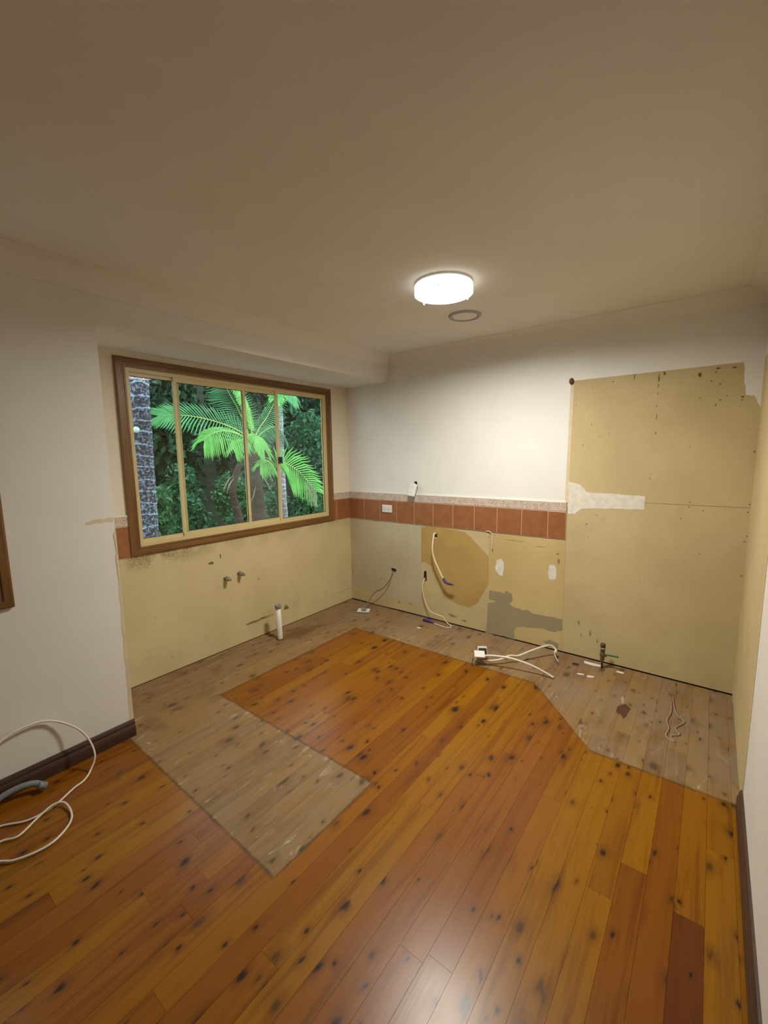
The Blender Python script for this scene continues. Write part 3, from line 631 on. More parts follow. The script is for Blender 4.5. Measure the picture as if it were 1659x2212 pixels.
# thick cream cable with purple tape end
c1 = thing('cable', (0, -1.02, 0.79), 'thick cream cable hanging from a hole under the tiles, purple taped end', 'cable', 'loose cables on the tiled wall')
Geo().tube([(0.01, -1.03, 0.80), (-0.03, -1.03, 0.815), (-0.055, -1.035, 0.77)] + [(-0.08,-1.041,0.688),(-0.08,-1.055,0.607),(-0.08,-1.116,0.49),(-0.08,-1.153,0.429)], 0.0075, 8).obj('sheath', 'cable_cream', c1, True)
Geo().tube([(-0.08,-1.149,0.437),(-0.08,-1.172,0.407),(-0.08,-1.2,0.395),(-0.08,-1.227,0.396),(-0.08,-1.254,0.393)], [0.010, 0.012, 0.010, 0.011, 0.004], 8).obj('tape_wrap', 'tape', c1, True)
hole(c1, [(-1.022,0.812),(-1.045,0.814),(-1.041,0.777),(-1.019,0.772)]); patch('filler_rim', [(-1.017,0.774),(-1.037,0.776),(-1.033,0.764),(-1.019,0.765)], 'x', 0, 0.002, 'filler', c1, 0.001, 2); adopt(c1)
# thin cream cable, slot in wall to blue joint on floor
c2 = thing('cable', (0, -0.91, 0.40), 'thin cream cable looping from a black wall slot to a purple taped joint on floor', 'cable', 'loose cables on the tiled wall')
Geo().tube([(0.01, -0.915, 0.375), (-0.02, -0.918, 0.372)] + [(-0.04,-0.913,0.296),(-0.04,-0.928,0.21),(-0.04,-0.968,0.121)] + [(-0.06,-1.019,0.094),(-0.06,-1.082,0.082)] + [(-0.05,-1.133,0.069)] + [(-0.045, -1.175, 0.022), (-0.06, -1.222, 0.006), (-0.105, -1.205, 0.006), (-0.10, -1.12, 0.006), (-0.09, -1.06, 0.006)], 0.0042, 8).obj('sheath', 'cable_cream', c2, True)
Geo().tube([(-0.088, -1.07, 0.008), (-0.085, -1.04, 0.012), (-0.083, -1.0, 0.018), (-0.085, -0.96, 0.014), (-0.09, -0.945, 0.012)], [0.006, 0.011, 0.018, 0.014, 0.009], 8).obj('tape_wrap', 'tape', c2, True)
hole(c2, [(-0.905,0.44),(-0.913,0.448),(-0.93,0.447),(-0.932,0.374),(-0.915,0.365),(-0.9,0.368)]); Geo().tube([(-0.006,-0.909,0.37),(-0.006,-0.922,0.365),(-0.006,-0.935,0.37)], 0.004, 6).obj('grommet', 'tape', c2, True); adopt(c2)
# grey cable to a plate lying on the floor
c3 = thing('cable', (0, -0.56, 0.40), 'dark grey cable from a hole near the corner to a white plate on floor', 'cable', 'loose cables on the tiled wall')
Geo().tube([(0.01, -0.553, 0.405), (-0.02, -0.560, 0.385)] + [(-0.045,-0.534,0.303)] + [(-0.06,-0.47,0.221)] + [(-0.08,-0.386,0.168)] + [(-0.11,-0.35,0.112)] + [(-0.17,-0.357,0.074)] + [(-0.215, -0.362, 0.035)], 0.0042, 8).obj('sheath', 'cable_grey', c3, True)
hole(c3, [(-0.525,0.412),(-0.547,0.422),(-0.575,0.418),(-0.588,0.406),(-0.584,0.39),(-0.551,0.383),(-0.533,0.392)]); patch('filler_rim', [(-0.537,0.421),(-0.57,0.427),(-0.588,0.416),(-0.575,0.419),(-0.551,0.421)], 'x', 0, 0.002, 'filler', c3, 0.001, 2)
mp = Matrix.Translation((-0.222, -0.350, 0.010)) @ Matrix.Rotation(math.radians(-62), 4, 'Z') @ Matrix.Rotation(math.radians(4), 4, 'X')
g = Geo(); g.box((-0.058, -0.037, 0), (0.058, -0.027, 0.008)); g.box((-0.058, 0.027, 0), (0.058, 0.037, 0.008)); g.box((-0.058, -0.027, 0), (-0.035, 0.027, 0.008)); g.box((0.035, -0.027, 0), (0.058, 0.027, 0.008)); g.box((-0.035, -0.027, 0), (0.035, 0.027, 0.003))
xform(g.obj('faceplate', 'plastic', c3), mp); xform(bevel_box('terminal_block', (-0.02, -0.02, 0.003), (0.025, 0.02, 0.026), 'plastic_grey', c3, 0.003), mp); adopt(c3)
# short white wire end under the tiles
c4 = thing('wire', (0, -1.55, 0.86), 'short stiff white wire bent down from under the tiles', 'wire')
Geo().tube([(-0.012,-1.511,0.879),(-0.012,-1.538,0.881),(-0.012,-1.554,0.872),(-0.012,-1.565,0.85),(-0.012,-1.568,0.799),(-0.012,-1.57,0.733)], 0.0035, 6).obj('sheath', 'cable_white', c4, True)
Geo().tube([(-0.012,-1.57,0.734),(-0.012,-1.571,0.72)], 0.0015, 6, 1).obj('bare_copper', 'copper', c4, True); adopt(c4)
# loose outlet pair with white cables on the floor
c5 = thing('loose_outlet', (-0.53, -1.72, 0), 'pair of white power points standing loose on bare boards with two stiff white cables', 'outlet')
m1 = Matrix.Translation((-0.545, -1.715, 0.078)) @ Matrix.Rotation(math.radians(-62), 4, 'Z') @ Matrix.Rotation(math.radians(-78), 4, 'X')
xform(bevel_box('faceplate', (-0.037, -0.006, -0.036), (0.037, 0.006, 0.036), 'plastic', c5, 0.003), m1)
xform(bevel_box('terminal_block', (-0.02, 0.006, -0.02), (0.03, 0.055, 0.02), 'metal', c5, 0.004), m1)
m2 = Matrix.Translation((-0.475, -1.705, 0.070)) @ Matrix.Rotation(math.radians(-58), 4, 'Z') @ Matrix.Rotation(math.radians(-28), 4, 'X')
xform(bevel_box('faceplate', (-0.034, -0.005, -0.036), (0.034, 0.005, 0.036), 'plastic', c5, 0.003), m2)
xform(bevel_box('terminal_block', (-0.028, -0.028, -0.03), (0.028, -0.005, 0.022), 'seal', c5, 0.004), m2)
Geo().tube([(-0.545, -1.735, 0.072), (-0.52, -1.82, 0.085), (-0.49, -1.93, 0.085), (-0.465, -2.05, 0.065), (-0.445, -2.15, 0.030), (-0.440, -2.205, 0.008)], 0.008, 8).obj('cable_sheath', 'cable_white', c5, True)
Geo().tube([(-0.55, -1.70, 0.03), (-0.53, -1.74, 0.025), (-0.46, -1.83, 0.035), (-0.40, -1.88, 0.055), (-0.35, -1.93, 0.050), (-0.27, -1.98, 0.065), (-0.17, -2.05, 0.085), (-0.12, -2.09, 0.085), (-0.115, -2.125, 0.060), (-0.14, -2.13, 0.045)], 0.008, 8).obj('cable_sheath', 'cable_white', c5, True)
Geo().tube([(-0.14, -2.125, 0.05), (-0.17, -2.14, 0.030), (-0.205, -2.165, 0.012), (-0.215, -2.178, 0.006)], [0.0055, 0.0055, 0.0045, 0.002], 6).obj('inner_wires', 'cable_grey', c5, True)
Geo().tube([(-0.135, -2.12, 0.058), (-0.165, -2.135, 0.038), (-0.205, -2.17, 0.016)], 0.0028, 6).obj('white_core', 'cable_white', c5, True)
Geo().tube([(-0.560, -1.675, 0.05), (-0.565, -1.67, 0.02), (-0.57, -1.665, 0.006)], 0.004, 6).obj('wire_tail', 'metal', c5, True); adopt(c5)

# ---------------------------------------------------------------- plumbing
def tap_stub(x, z, label):
    t = thing('tap_stub', (x, 0, z), label, 'tap', 'tap stubs under the window')
    mm = Matrix.Translation((x, -0.0015, z)) @ Matrix.Rotation(math.radians(90), 4, 'X')
    Geo().lathe([(0.020, 0.0), (0.020, 0.002), (0.016, 0.004), (0.010, 0.005)], 18, mm).obj('wall_flange', 'metal', t, True)
    Geo().lathe([(0.0085, 0.003), (0.0085, 0.030)], 12, mm).obj('pipe', 'metal', t, True)
    Geo().lathe([(0.016, 0.028), (0.0175, 0.030), (0.0175, 0.046), (0.015, 0.049)], 6, mm).obj('hex_nut', 'metal', t)
    Geo().lathe([(0.011, 0.048), (0.012, 0.050), (0.012, 0.066), (0.010, 0.068)], 14, mm).obj('thread_cap', 'metal', t, True); adopt(t)
tap_stub(-1.462, 0.578, 'left of the two capped chrome tap stubs under the window'); tap_stub(-1.340, 0.590, 'right of the two capped chrome tap stubs under the window')
dp = thing('drain_pipe', (-1.106, -0.181, 0), 'upright white plastic drain pipe with grey collar, by the window wall', 'pipe')
mm = Matrix.Translation((-1.106, -0.181, 0)) @ Matrix.Rotation(math.radians(-1.5), 4, 'Y')
Geo().lathe([(0.0, 0.250), (0.019, 0.250), (0.019, 0.272), (0.0215, 0.272), (0.0215, -0.01)][::-1], 24, mm, False).obj('pipe', 'pvc', dp, True)
Geo().lathe([(0.018, 0.268), (0.018, 0.300), (0.0245, 0.300), (0.0255, 0.296), (0.0255, 0.270), (0.0225, 0.266)][::-1], 24, mm, True).obj('collar', 'plastic_grey', dp, True)
Geo().lathe([(0.034, 0.0), (0.030, 0.004), (0.022, 0.005)], 20, Matrix.Translation((-1.106, -0.181, 0))).obj('floor_seal', 'glue_dark', dp, True); adopt(dp)
gv = thing('gas_valve', (-0.09, -2.432, 0), 'brass valve with a green lever on a short copper pipe rising from floor', 'valve')
mm = Matrix.Translation((-0.09, -2.434, 0))
Geo().lathe([(0.0075, -0.01), (0.0075, 0.07)], 12, mm).obj('copper_pipe', 'copper', gv, True)
Geo().lathe([(0.010, 0.058), (0.016, 0.062), (0.016, 0.078), (0.012, 0.082)], 6, mm).obj('lower_nut', 'brass', gv)
Geo().lathe([(0.012, 0.08), (0.018, 0.088), (0.019, 0.100), (0.018, 0.112), (0.013, 0.118), (0.013, 0.124), (0.016, 0.126), (0.016, 0.146), (0.014, 0.148)], 16, mm).obj('valve_body', 'brass', gv, True)
Geo().lathe([(0.016, 0.150), (0.017, 0.152), (0.017, 0.176), (0.015, 0.181)], 16, mm).obj('end_cap', 'copper', gv, True)
Geo().lathe([(0.0165, 0.147), (0.0175, 0.148), (0.0175, 0.151), (0.0165, 0.152)], 16, mm).obj('thread_seal', 'plastic', gv, True)
Geo().lathe([(0.010, 0.0), (0.010, 0.026)], 12, Matrix.Translation((-0.09, -2.434, 0.10)) @ Matrix.Rotation(math.radians(90), 4, 'X')).obj('valve_stem', 'brass', gv, True)
xform(bevel_box('lever', (-0.009, -0.088, -0.004), (0.009, 0.0, 0.006), 'green', gv, 0.003), Matrix.Translation((-0.09, -2.445, 0.104)) @ Matrix.Rotation(math.radians(-3), 4, 'X') @ Matrix.Rotation(math.radians(35), 4, 'Y')); adopt(gv)

# ---------------------------------------------------------------- small things on floor and wall
tag(Geo().lathe([(0.024, 0.0), (0.024, 0.0018), (0.021, 0.0026), (0.017, 0.0018), (0.004, 0.0016)], 24, Matrix.Translation((-0.141, -2.271, 0))).obj('floor_plug', 'purple_cap', None, True), 'round maroon plug set in the bare boards left of the valve', 'plug')
def chip(x, y, w, h, t, rot, label):
    P = blob(0, 0, w, h, 12, 0.15, 2.6); n = len(P); c, s_ = math.cos(rot), math.sin(rot)
    f = lambda p, z, k: (x + (p[0] * c - p[1] * s_) * k, y + (p[0] * s_ + p[1] * c) * k, z)
    vs = [f(p, 0, 1) for p in P] + [f(p, t * .8, 1) for p in P] + [f(p, t, 0.85) for p in P]
    fs = [tuple(reversed(range(n))), tuple(range(2*n, 3*n))] + [(k*n+i, k*n+(i+1) % n, (k+1)*n+(i+1) % n, (k+1)*n+i) for k in (0, 1) for i in range(n)]
    tag(mesh_obj('plaster_chip', vs, fs, 'filler'), label, 'plaster chip', 'plaster chips on the floor')
chip(-0.274, -2.398, 0.045, 0.020, 0.008, -1.2, 'oval white plaster chip on bare boards below the green valve'); chip(-0.272, -2.335, 0.045, 0.016, 0.004, -1.3, 'thin broken white plaster chip beside the oval chip')
chip(-0.246, -1.004, 0.042, 0.016, 0.006, -1.3, 'small white plaster chip in front of the purple taped joint')
o = mesh_obj('brown_plug', *(lambda g: (g.v, g.f))(Geo().lathe([(0.016, 0.0), (0.018, 0.004), (0.017, 0.012), (0.010, 0.016)], 14, Matrix.Translation((0, -2.130, 2.008)) @ Matrix.Rotation(math.radians(-90), 4, 'Y') @ Matrix.Diagonal((1.3, 0.85, 1, 1)))), 'brown_plug', None, True)
tag(o, 'brown putty plug on the wall at the bare panel top corner', 'plug')
# stain and glue line in the bare zone
patch('brown_stain', [(-0.547,-2.603),(-0.483,-2.64),(-0.534,-2.672),(-0.587,-2.665),(-0.662,-2.656),(-0.621,-2.635),(-0.616,-2.609)], 'z', 0.0, 0.0006, 'glue_dark', floor, 0.003, 3)
patch('sealant_smear', [(-0.052,-2.31),(-0.05,-2.421),(-0.081,-2.424),(-0.092,-2.374),(-0.082,-2.317)], 'z', 0.0, 0.001, 'filler', floor, 0.002, 3)
patch('sealant_smear', [(-0.073,-2.525),(-0.072,-2.57),(-0.097,-2.568),(-0.095,-2.528)], 'z', 0.0, 0.001, 'filler', floor, 0.002, 3)
patch('glue_drip', [(-0.418,-2.604),(-0.407,-2.618),(-0.491,-2.628),(-0.486,-2.617)], 'z', 0.0, 0.0008, 'glue', floor, 0.003, 3)
gl = [(-0.243,-2.862),(-0.371,-2.878),(-0.449,-2.901),(-0.495,-2.931),(-0.585,-2.895),(-0.642,-2.916),(-0.679,-2.879),(-0.723,-2.899),(-0.694,-2.859),(-0.607,-2.866),(-0.531,-2.851),(-0.431,-2.863),(-0.286,-2.858)]
L = [Vector((x, y, 0.0005)) for x, y in gl]
Geo().tube(L, 0.0032, 6, 5).obj('glue_line', 'glue', floor, True)
Geo().tube([p + Vector((-0.003, -0.006, -0.0012)) for p in L], 0.0026, 6, 5).obj('glue_line', 'glue_dark', floor, True)

# white cable coil by the left wall
wc = thing('cable', (-2.75, -0.75, 0), 'long white cable arched against the left wall and looped on floor', 'cable', 'cables by the left wall')
arc = [(-3.15, -0.70, 0.09), (-3.04, -0.60, 0.20)] + [(-2.936,-0.55,0.282)] + [(-2.834,-0.535,0.298),(-2.748,-0.535,0.277)] + [(-2.668,-0.56,0.212)] + [(-2.628,-0.6,0.145)] + [(-2.62,-0.645,0.072)] + [(-2.648, -0.665, 0.020), (-2.69, -0.70, 0.006)] + [(x, y, 0.006) for x, y in [(-2.735,-0.717),(-2.828,-0.768),(-2.917,-0.769),(-2.995,-0.713)]] + [(-3.10, -0.68, 0.006), (-3.17, -0.74, 0.006), (-3.10, -0.82, 0.006)] + [(x, y, 0.008) for x, y in [(-3.014,-0.812),(-2.962,-0.837),(-2.891,-0.792)]] + [(x, y, 0.018) for x, y in [(-2.83,-0.774),(-2.795,-0.8)]] + [(x, y, 0.010) for x, y in [(-2.793,-0.878),(-2.819,-0.939),(-2.879,-0.984),(-2.939,-0.987),(-3.003,-0.961),(-3.036,-0.924)]] + [(-3.10, -0.86, 0.006), (-3.2, -0.83, 0.006)]
Geo().tube(arc, 0.0045, 8, 8).obj('sheath', 'cable_white', wc, True); adopt(wc)
hs = thing('hose', (-2.9, -0.6, 0), 'thick blue grey hose end lying on floor against the left skirting', 'hose', 'cables by the left wall')
Geo().tube([(-3.25, -0.575, 0.016), (-3.05, -0.572, 0.022), (-2.93, -0.57, 0.045), (-2.86, -0.585, 0.045), (-2.825, -0.605, 0.030)], 0.014, 10).obj('tube', 'hose', hs, True)
Geo().lathe([(0.016, 0.0), (0.016, 0.03), (0.014, 0.032)], 14, Matrix.Translation((-2.813, -0.614, 0.020)) @ Matrix.Rotation(math.radians(-55), 4, 'Y')).obj('cuff', 'hose', hs, True); adopt(hs)

# ---------------------------------------------------------------- garden beyond the window
GZ = -0.5
nx, ny = 41, 41; vs = []; fs = []
for j in range(ny):
    for i in range(nx):
        x = -14 + 34 * i / (nx - 1); y = 0.75 + 22 * j / (ny - 1)
        z = GZ + max(0, y - 4.5) * 0.16 + max(0, y - 8) * 0.75 + 0.15 * math.sin(x * 1.7) * math.cos(y * 1.3) * min(1, y / 4) + rng.normal(0, 0.04)
        vs.append((x, y, z))
for j in range(ny - 1):
    for i in range(nx - 1):
        a = j * nx + i; fs.append((a, a + 1, a + nx + 1, a + nx))
ground = struct(mesh_obj('ground_outside', vs, fs, 'earth', None, True))
struct(Geo().box((X0 - 1, 0.046, 2.42), (1.2, 0.75, 2.52)).obj('added_eave', 'added_eave'))  # unseen eave, added to cut the daylight coming through the window
struct(Geo().box((X0 - 1, 0.68, GZ - .2), (1.2, 0.76, GZ + .02)).obj('garden_edge', 'brick'))

def trunk_tube(name, pts, r, mat, parent, ring=0.0, n=16, sub=10):
    g = Geo(); g.tube(pts, r, n, sub); return g.obj(name, mat, parent, True)
def frond(parent, pts, n, L, w, mat, droop=0.35, up=(0, 0, 1), a0=35, a1=72, lift=0.25, t0=0.10, r0=0.012):
    """pinnate palm leaf: arched stalk with two rows of narrow drooping leaflets"""
    P = spline(pts, 10); m = len(P); g = Geo(); g.tube(pts, [r0, r0 * 0.7, r0 * 0.45, r0 * 0.2], 6, 6); st = g.obj('frond', 'rachis', parent, True)
    lf = Geo(); U = Vector(up)
    for i in range(n):
        t = t0 + (1 - t0) * i / (n - 1); k = t * (m - 1); j = min(int(k), m - 2); p = P[j].lerp(P[j + 1], k - j)
        Tn = (P[min(j + 2, m - 1)] - P[max(j - 1, 0)]).normalized(); S = Tn.cross(U).normalized(); Nn = S.cross(Tn)
        al = math.radians(a0 + (a1 - a0) * t ** 1.5); ln = L * (0.45 + 0.55 * math.sin(math.pi * min(1, 0.18 + 0.72 * t))) * random.uniform(0.9, 1.08)
        for s in (-1, 1):
            d = (S * s * math.cos(al) + Tn * math.sin(al) + Nn * lift * random.uniform(0.6, 1.3)).normalized()
            mid = p + d * ln * 0.5 - Vector((0, 0, droop * 0.22 * ln)); tip = p + d * ln * 0.96 - Vector((0, 0, droop * ln * random.uniform(0.85, 1.15)))
            B = d.cross(Nn).normalized() * w * 0.5; q = Nn * w * 0.18
            lf.add([p - B * 0.5, p + B * 0.5, mid - B - q, mid + q * 0.6, mid + B - q, p.lerp(tip, 0.8) - B * 0.6 - Vector((0,0,0)), p.lerp(tip, 0.8) + B * 0.6, tip],
                   [(0, 3, 2), (0, 1, 3), (1, 4, 3), (2, 3, 5), (3, 6, 5), (3, 4, 6), (5, 6, 7)])
    lf.obj('leaflets', mat, st); return st

# big ringed trunk just outside, left pane
pt = thing('palm_tree', (-1.20, 1.6, GZ), 'thick palm trunk with pale blotches and ring scars close outside the left pane', 'palm')
g = Geo(); path = [(-1.29,1.6,2.418),(-1.297,1.6,2.107),(-1.31,1.6,1.54),(-1.318,1.6,1.12),(-1.327,1.6,0.691)]; path = [tuple(Vector(path[0]) * 2 - Vector(path[2]))] + path + [(path[-1][0] - 0.01, path[-1][1], GZ - 0.05)]
ctrl = spline(path, 14); nn = len(ctrl); rad = []
for i, p in enumerate(ctrl): rad.append(0.098 + 0.012 * (2.4 - p.z) / 2.4 + 0.0035 * (1 if (p.z * 8.5) % 1 < 0.3 else 0))
g.tube(ctrl, rad, 20, 1); g.obj('trunk', 'trunk_big', pt, True)
lp = cast_p = [(-1.392,1.5,1.784)][0]
Geo().lathe([(0.026, 0.0), (0.026, 0.03), (0.020, 0.036)], 14, Matrix.Translation((lp[0], lp[1], lp[2])) @ Matrix.Rotation(math.radians(60), 4, 'X') ).obj('pale_spot_disc', 'pale_spot', pt, True); adopt(pt)  # small pale green disc set on the trunk

# feather palm in the middle
fp = thing('palm_tree', (0.72, 2.8, GZ), 'bushy feather palm with bright arching fronds in the middle of window', 'palm')
trunk_tube('trunk', [(0.932,2.9,1.679),(0.937,2.9,1.349),(0.949,2.9,0.975),(0.961,2.9,0.595),(0.963,2.9,0.055)] + [(0.85, 2.9, GZ - .05)], [0.05, 0.08, 0.12, 0.14, 0.16, 0.18], 'trunk_brown', fp)
trunk_tube('trunk', [(0.546,2.6,1.533),(0.393,2.6,1.232),(0.341,2.6,1.031),(0.365,2.6,0.824),(0.42,2.6,0.47)] + [(0.35, 2.6, GZ - .05)], [0.035, 0.05, 0.05, 0.055, 0.06, 0.06], 'trunk_brown', fp)
frond(fp, [(0.867,2.8,1.784),(0.455,2.6,1.916),(0.042,2.4,1.989),(-0.365,2.25,2.028),(-0.654,2.2,2.023),(-0.818,2.2,2.007)], 34, 0.36, 0.021, 'palm_mid', 0.14, (-0.5, -0.8, 0.22), 34, 68, 0.08)
frond(fp, [(0.829,2.75,1.746),(0.387,2.45,1.841),(0.042,2.25,1.865),(-0.188,2.15,1.823),(-0.337,2.1,1.737)], 26, 0.32, 0.024, 'palm_bright', 0.55, (-0.45, -0.75, 0.5), 22, 58, 0.05)
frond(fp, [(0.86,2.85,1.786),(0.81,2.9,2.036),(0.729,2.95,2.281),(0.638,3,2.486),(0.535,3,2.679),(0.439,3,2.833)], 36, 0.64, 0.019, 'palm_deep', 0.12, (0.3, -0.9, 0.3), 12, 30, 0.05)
frond(fp, [(0.906,2.85,1.823),(0.917,2.9,2.113),(0.848,2.9,2.357),(0.704,2.85,2.546),(0.562,2.8,2.692)], 34, 0.26, 0.036, 'palm_bright', 0.55, (0.5, -0.8, 0.2), 30, 55, 0.05)
frond(fp, [(0.929,2.85,1.787),(1.12,2.95,1.98),(1.327,3,2.181),(1.484,3,2.42),(1.617,3,2.701)], 30, 0.30, 0.020, 'palm_mid', 0.65, (-0.2, -0.9, 0.4), 30, 50, 0.05)
frond(fp, [(0.849,2.8,1.891),(0.786,2.6,1.845),(0.791,2.5,1.759),(0.814,2.45,1.647)], 24, 0.24, 0.022, 'palm_bright', 0.6, (0, -0.6, 0.8), 30, 60, 0.05)
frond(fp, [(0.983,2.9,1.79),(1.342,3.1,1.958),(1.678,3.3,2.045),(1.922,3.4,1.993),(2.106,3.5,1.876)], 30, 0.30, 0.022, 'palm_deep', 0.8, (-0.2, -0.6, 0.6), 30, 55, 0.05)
frond(fp, [(0.82,2.8,1.712),(0.562,2.6,1.771),(0.324,2.4,1.728),(0.233,2.35,1.642)], 18, 0.20, 0.02, 'palm_bright', 0.8, (0, -0.5, 0.8), 25, 50, 0.05)
for P_ in ([(0.24,2.4,1.262),(0.164,2.4,1.214),(0.107,2.4,1.133),(0.06,2.4,1.059)], [(0.245,2.4,1.229),(0.174,2.4,1.149),(0.124,2.4,1.055)], [(0.745,2.5,1.287),(0.863,2.5,1.14),(0.951,2.5,0.99)], [(0.665,2.5,1.081),(0.623,2.5,0.944),(0.568,2.5,0.845)], [(0.876,2.5,1.338),(0.995,2.5,1.132)]):
    g = Geo(); Q = spline(P_, 5)
    for i in range(len(Q) - 1):
        a = 0.012 * math.sin(math.pi * (0.1 + 0.85 * i / len(Q))); b = 0.012 * math.sin(math.pi * (0.1 + 0.85 * (i + 1) / len(Q)))
        g.add([Q[i] - Vector((a, 0, 0)), Q[i] + Vector((a, 0.003, 0)), Q[i+1] + Vector((b, 0.003, 0)), Q[i+1] - Vector((b, 0, 0))], [(0, 1, 2, 3)])
    g.obj('dry_leaf', 'palm_dry', fp)
adopt(fp)
# slender palm on the right
sp = thing('palm_tree', (2.0, 3.4, GZ), 'slender pale ringed palm trunk seen through the right pane', 'palm')
trunk_tube('trunk', [(1.941,3.4,2.51),(1.932,3.4,1.994),(1.92,3.4,1.401),(1.923,3.4,0.885),(1.931,3.4,0.446)] + [(1.98, 3.4, GZ - .05)], [0.042, 0.046, 0.050, 0.054, 0.058, 0.065], 'trunk_thin', sp)
trunk_tube('crownshaft', [(1.939,3.4,2.477),(1.947,3.4,2.617),(1.948,3.4,2.822),(1.952,3.4,3.067)], [0.052, 0.062, 0.058, 0.045], 'crown_shaft', sp)
frond(sp, [(1.946,3.4,2.781),(1.988,3.3,2.735),(2.029,3.2,2.664),(2.11,3.15,2.553)], 28, 0.24, 0.026, 'palm_mid', 0.6, (0, -0.6, 0.7), 25, 55, 0.05)
frond(sp, [(1.943,3.4,2.74),(1.737,3.2,2.681),(1.613,3.1,2.595),(1.487,3,2.482)], 20, 0.20, 0.03, 'palm_bright', 0.5, (0, -0.6, 0.7), 25, 55, 0.05)
frond(sp, [(1.956,3.4,2.783),(2.115,3.5,2.811),(2.306,3.6,2.758),(2.387,3.6,2.584)], 24, 0.28, 0.024, 'palm_deep', 0.7, (0, -0.6, 0.7), 25, 55, 0.05)
adopt(sp)
# low frond at the right pane, from a young palm hidden behind the middle one
yp = thing('palm_tree', (1.25, 2.7, GZ), 'young palm with one broad low frond across the right pane', 'palm')
trunk_tube('stem', [(1.30, 2.72, GZ - .05)] + [(1.242,2.7,0.577),(1.231,2.7,1.038),(1.201,2.7,1.327)], [0.03, 0.022, 0.018, 0.012], 'trunk_brown', yp)
frond(yp, [(1.2,2.7,1.312),(1.181,2.6,1.395),(1.231,2.5,1.416),(1.404,2.45,1.322),(1.591,2.4,1.148),(1.801,2.4,0.932)], 27, 0.44, 0.027, 'palm_bright', 0.22, (-0.5, -0.8, 0.3), 20, 55, 0.05, 0.10)
frond(yp, [(1.2,2.7,1.312),(1.046,2.6,1.42),(0.865,2.5,1.445),(0.74,2.45,1.399)], 16, 0.26, 0.024, 'palm_bright', 0.6, (0, -0.6, 0.7), 22, 60, 0.05, 0.06)
frond(yp, [(1.55,2.42,1.195),(1.659,2.4,1.059),(1.739,2.38,0.937)], 7, 0.26, 0.020, 'palm_dry', 0.8, (0.2, -0.8, 0.6), 20, 60, 0.05, 0.2, 0.005)
adopt(yp)

# foliage masses
def bush(name, c, rx, ry, rz, nleaf, size, mat, label, group, stem_to=None, trunk_r=0.05):
    o = thing(name, (c[0], c[1], stem_to if stem_to is not None else c[2] - rz), label, 'tree' if name == 'forest_tree' else 'shrub', group)
    u = rng.normal(size=(nleaf, 3)); u /= np.linalg.norm(u, axis=1)[:, None]
    nlump = 14; lc = rng.normal(size=(nlump, 3)); lc /= np.linalg.norm(lc, axis=1)[:, None]; lc *= rng.uniform(0.35, 0.8, (nlump, 1))
    k = rng.integers(0, nlump, nleaf); r = rng.uniform(0.75, 1.05, nleaf)[:, None] * rng.uniform(0.32, 0.5, nlump)[k][:, None]
    p = (lc[k] + u * r) * np.array([rx, ry, rz]) + np.array(c)
    d = rng.normal(size=(nleaf, 3)); d[:, 2] -= 0.6; d /= np.linalg.norm(d, axis=1)[:, None]
    e = np.cross(d, rng.normal(size=(nleaf, 3))); e /= np.linalg.norm(e, axis=1)[:, None]
    sz = (size * rng.uniform(0.6, 1.4, nleaf))[:, None]
    v = np.stack([p, p + d * sz * .5 + e * sz * .28, p + d * sz, p + d * sz * .5 - e * sz * .28], 1).reshape(-1, 3)
    f = np.arange(nleaf * 4).reshape(-1, 4)
    me = bpy.data.meshes.new('foliage'); me.from_pydata(v.tolist(), [], f.tolist()); me.materials.append(M[mat]); fo = bpy.data.objects.new('foliage', me); COL.objects.link(fo); fo.parent = o; fo['kind'] = 'stuff'
    base = stem_to if stem_to is not None else c[2] - rz
    Geo().tube([(c[0], c[1], base - 0.1), (c[0] + .05, c[1], (base + c[2]) / 2), (c[0], c[1], c[2] + rz * .3)], [trunk_r, trunk_r * .8, trunk_r * .5], 8, 4).obj('stem', 'bark', o, True)
    adopt(o); return o
gh = lambda y: GZ + max(0, y - 4.5) * 0.16 + max(0, y - 8) * 0.75
FT = 'dark forest trees on the bank'; FS = 'undergrowth shrubs below the palms'
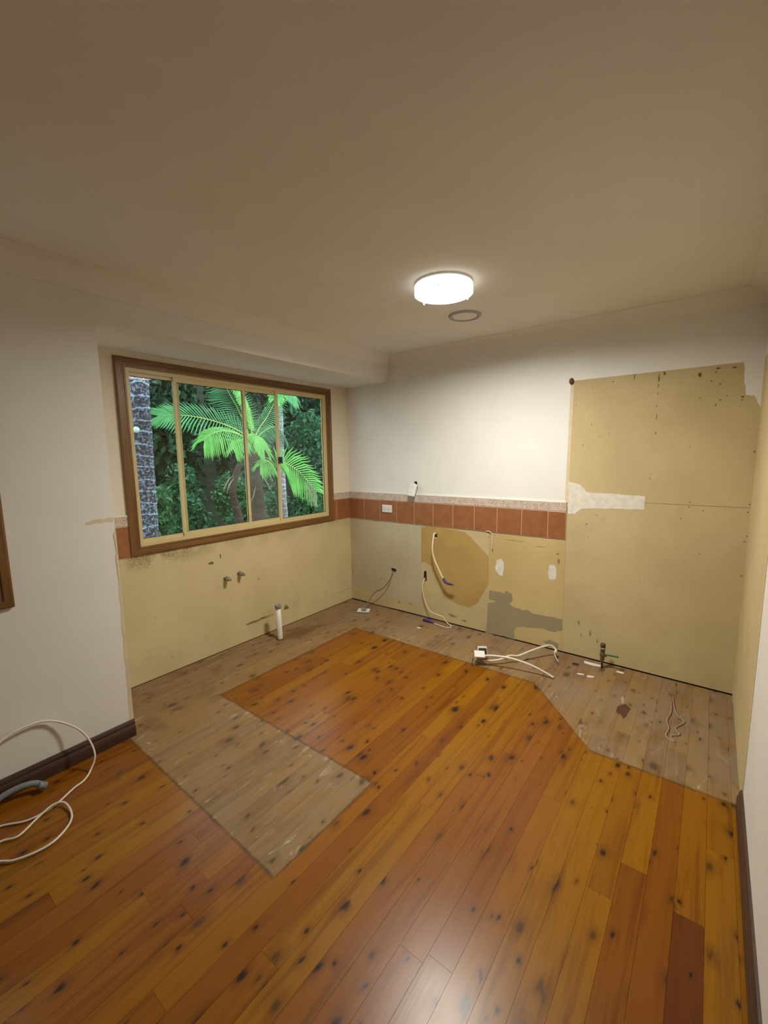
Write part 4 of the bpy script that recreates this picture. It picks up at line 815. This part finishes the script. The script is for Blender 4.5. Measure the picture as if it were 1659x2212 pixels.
trees = [(-2.6, 7.4, 'left of the thick palm trunk'), (-0.4, 7.4, 'behind the thick palm trunk'), (1.8, 7.4, 'behind the left frond of the feather palm'), (4.0, 7.4, 'straight behind the feather palm'), (6.2, 7.4, 'behind the slender palm'), (8.4, 7.4, 'at the right edge of the window view'),
  (-1.5, 9.8, 'second row, above the thick palm trunk'), (0.7, 9.8, 'second row, above the left frond'), (2.9, 9.8, 'second row, left of the feather palm crown'), (5.1, 9.8, 'second row, behind the upright frond'), (7.3, 9.8, 'second row, above the slender palm'), (9.5, 9.8, 'second row, upper right corner of the view'), (11.7, 9.8, 'second row, farthest right')]
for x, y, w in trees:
    bush('forest_tree', (x, y, gh(y) + 2.6), 0.86, 0.85, 2.2, 4200, 0.19, 'leaf_shaded', 'dense dark green forest tree ' + w, FT, gh(y), 0.09)
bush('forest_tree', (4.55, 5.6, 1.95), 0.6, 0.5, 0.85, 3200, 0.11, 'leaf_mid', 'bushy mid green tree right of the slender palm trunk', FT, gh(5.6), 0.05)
shr = [(-0.2, 4.0, 0.45, .37, .36, .62, 'beside the foot of the thick palm trunk'), (0.75, 4.6, 0.35, .37, .36, .62, 'below the left frond'), (1.75, 4.2, 0.30, .37, .36, .60, 'left behind the feather palm'), (2.78, 4.75, 0.25, .37, .36, .6, 'behind the brown palm stems'), (3.55, 4.5, 0.35, .37, .36, .65, 'between brown stems and slender palm'), (4.5, 4.2, 0.2, .37, .36, .6, 'under the low frond at right'), (-1.2, 4.6, 0.55, .37, .36, .7, 'hidden mostly by the thick palm trunk'), (5.5, 4.6, 0.15, .37, .36, .6, 'at the bottom right corner of window'),
  (0.2, 5.9, 0.75, .37, .36, .7, 'in the second row near the thick trunk'), (1.3, 5.9, 0.7, .37, .36, .7, 'in the second row below the left frond'), (2.4, 5.9, 0.7, .37, .36, .7, 'in the second row behind the feather palm'), (3.5, 5.9, 0.65, .37, .36, .7, 'in the second row right of the feather palm')]
for i, (x, y, z, a, b, c_, w) in enumerate(shr):
    bush('shrub', (x, y, z), a, b, c_, 3000, 0.09, 'leaf_mid' if i % 2 else 'leaf_fern', 'leafy green undergrowth shrub ' + w, FS, GZ, 0.02)
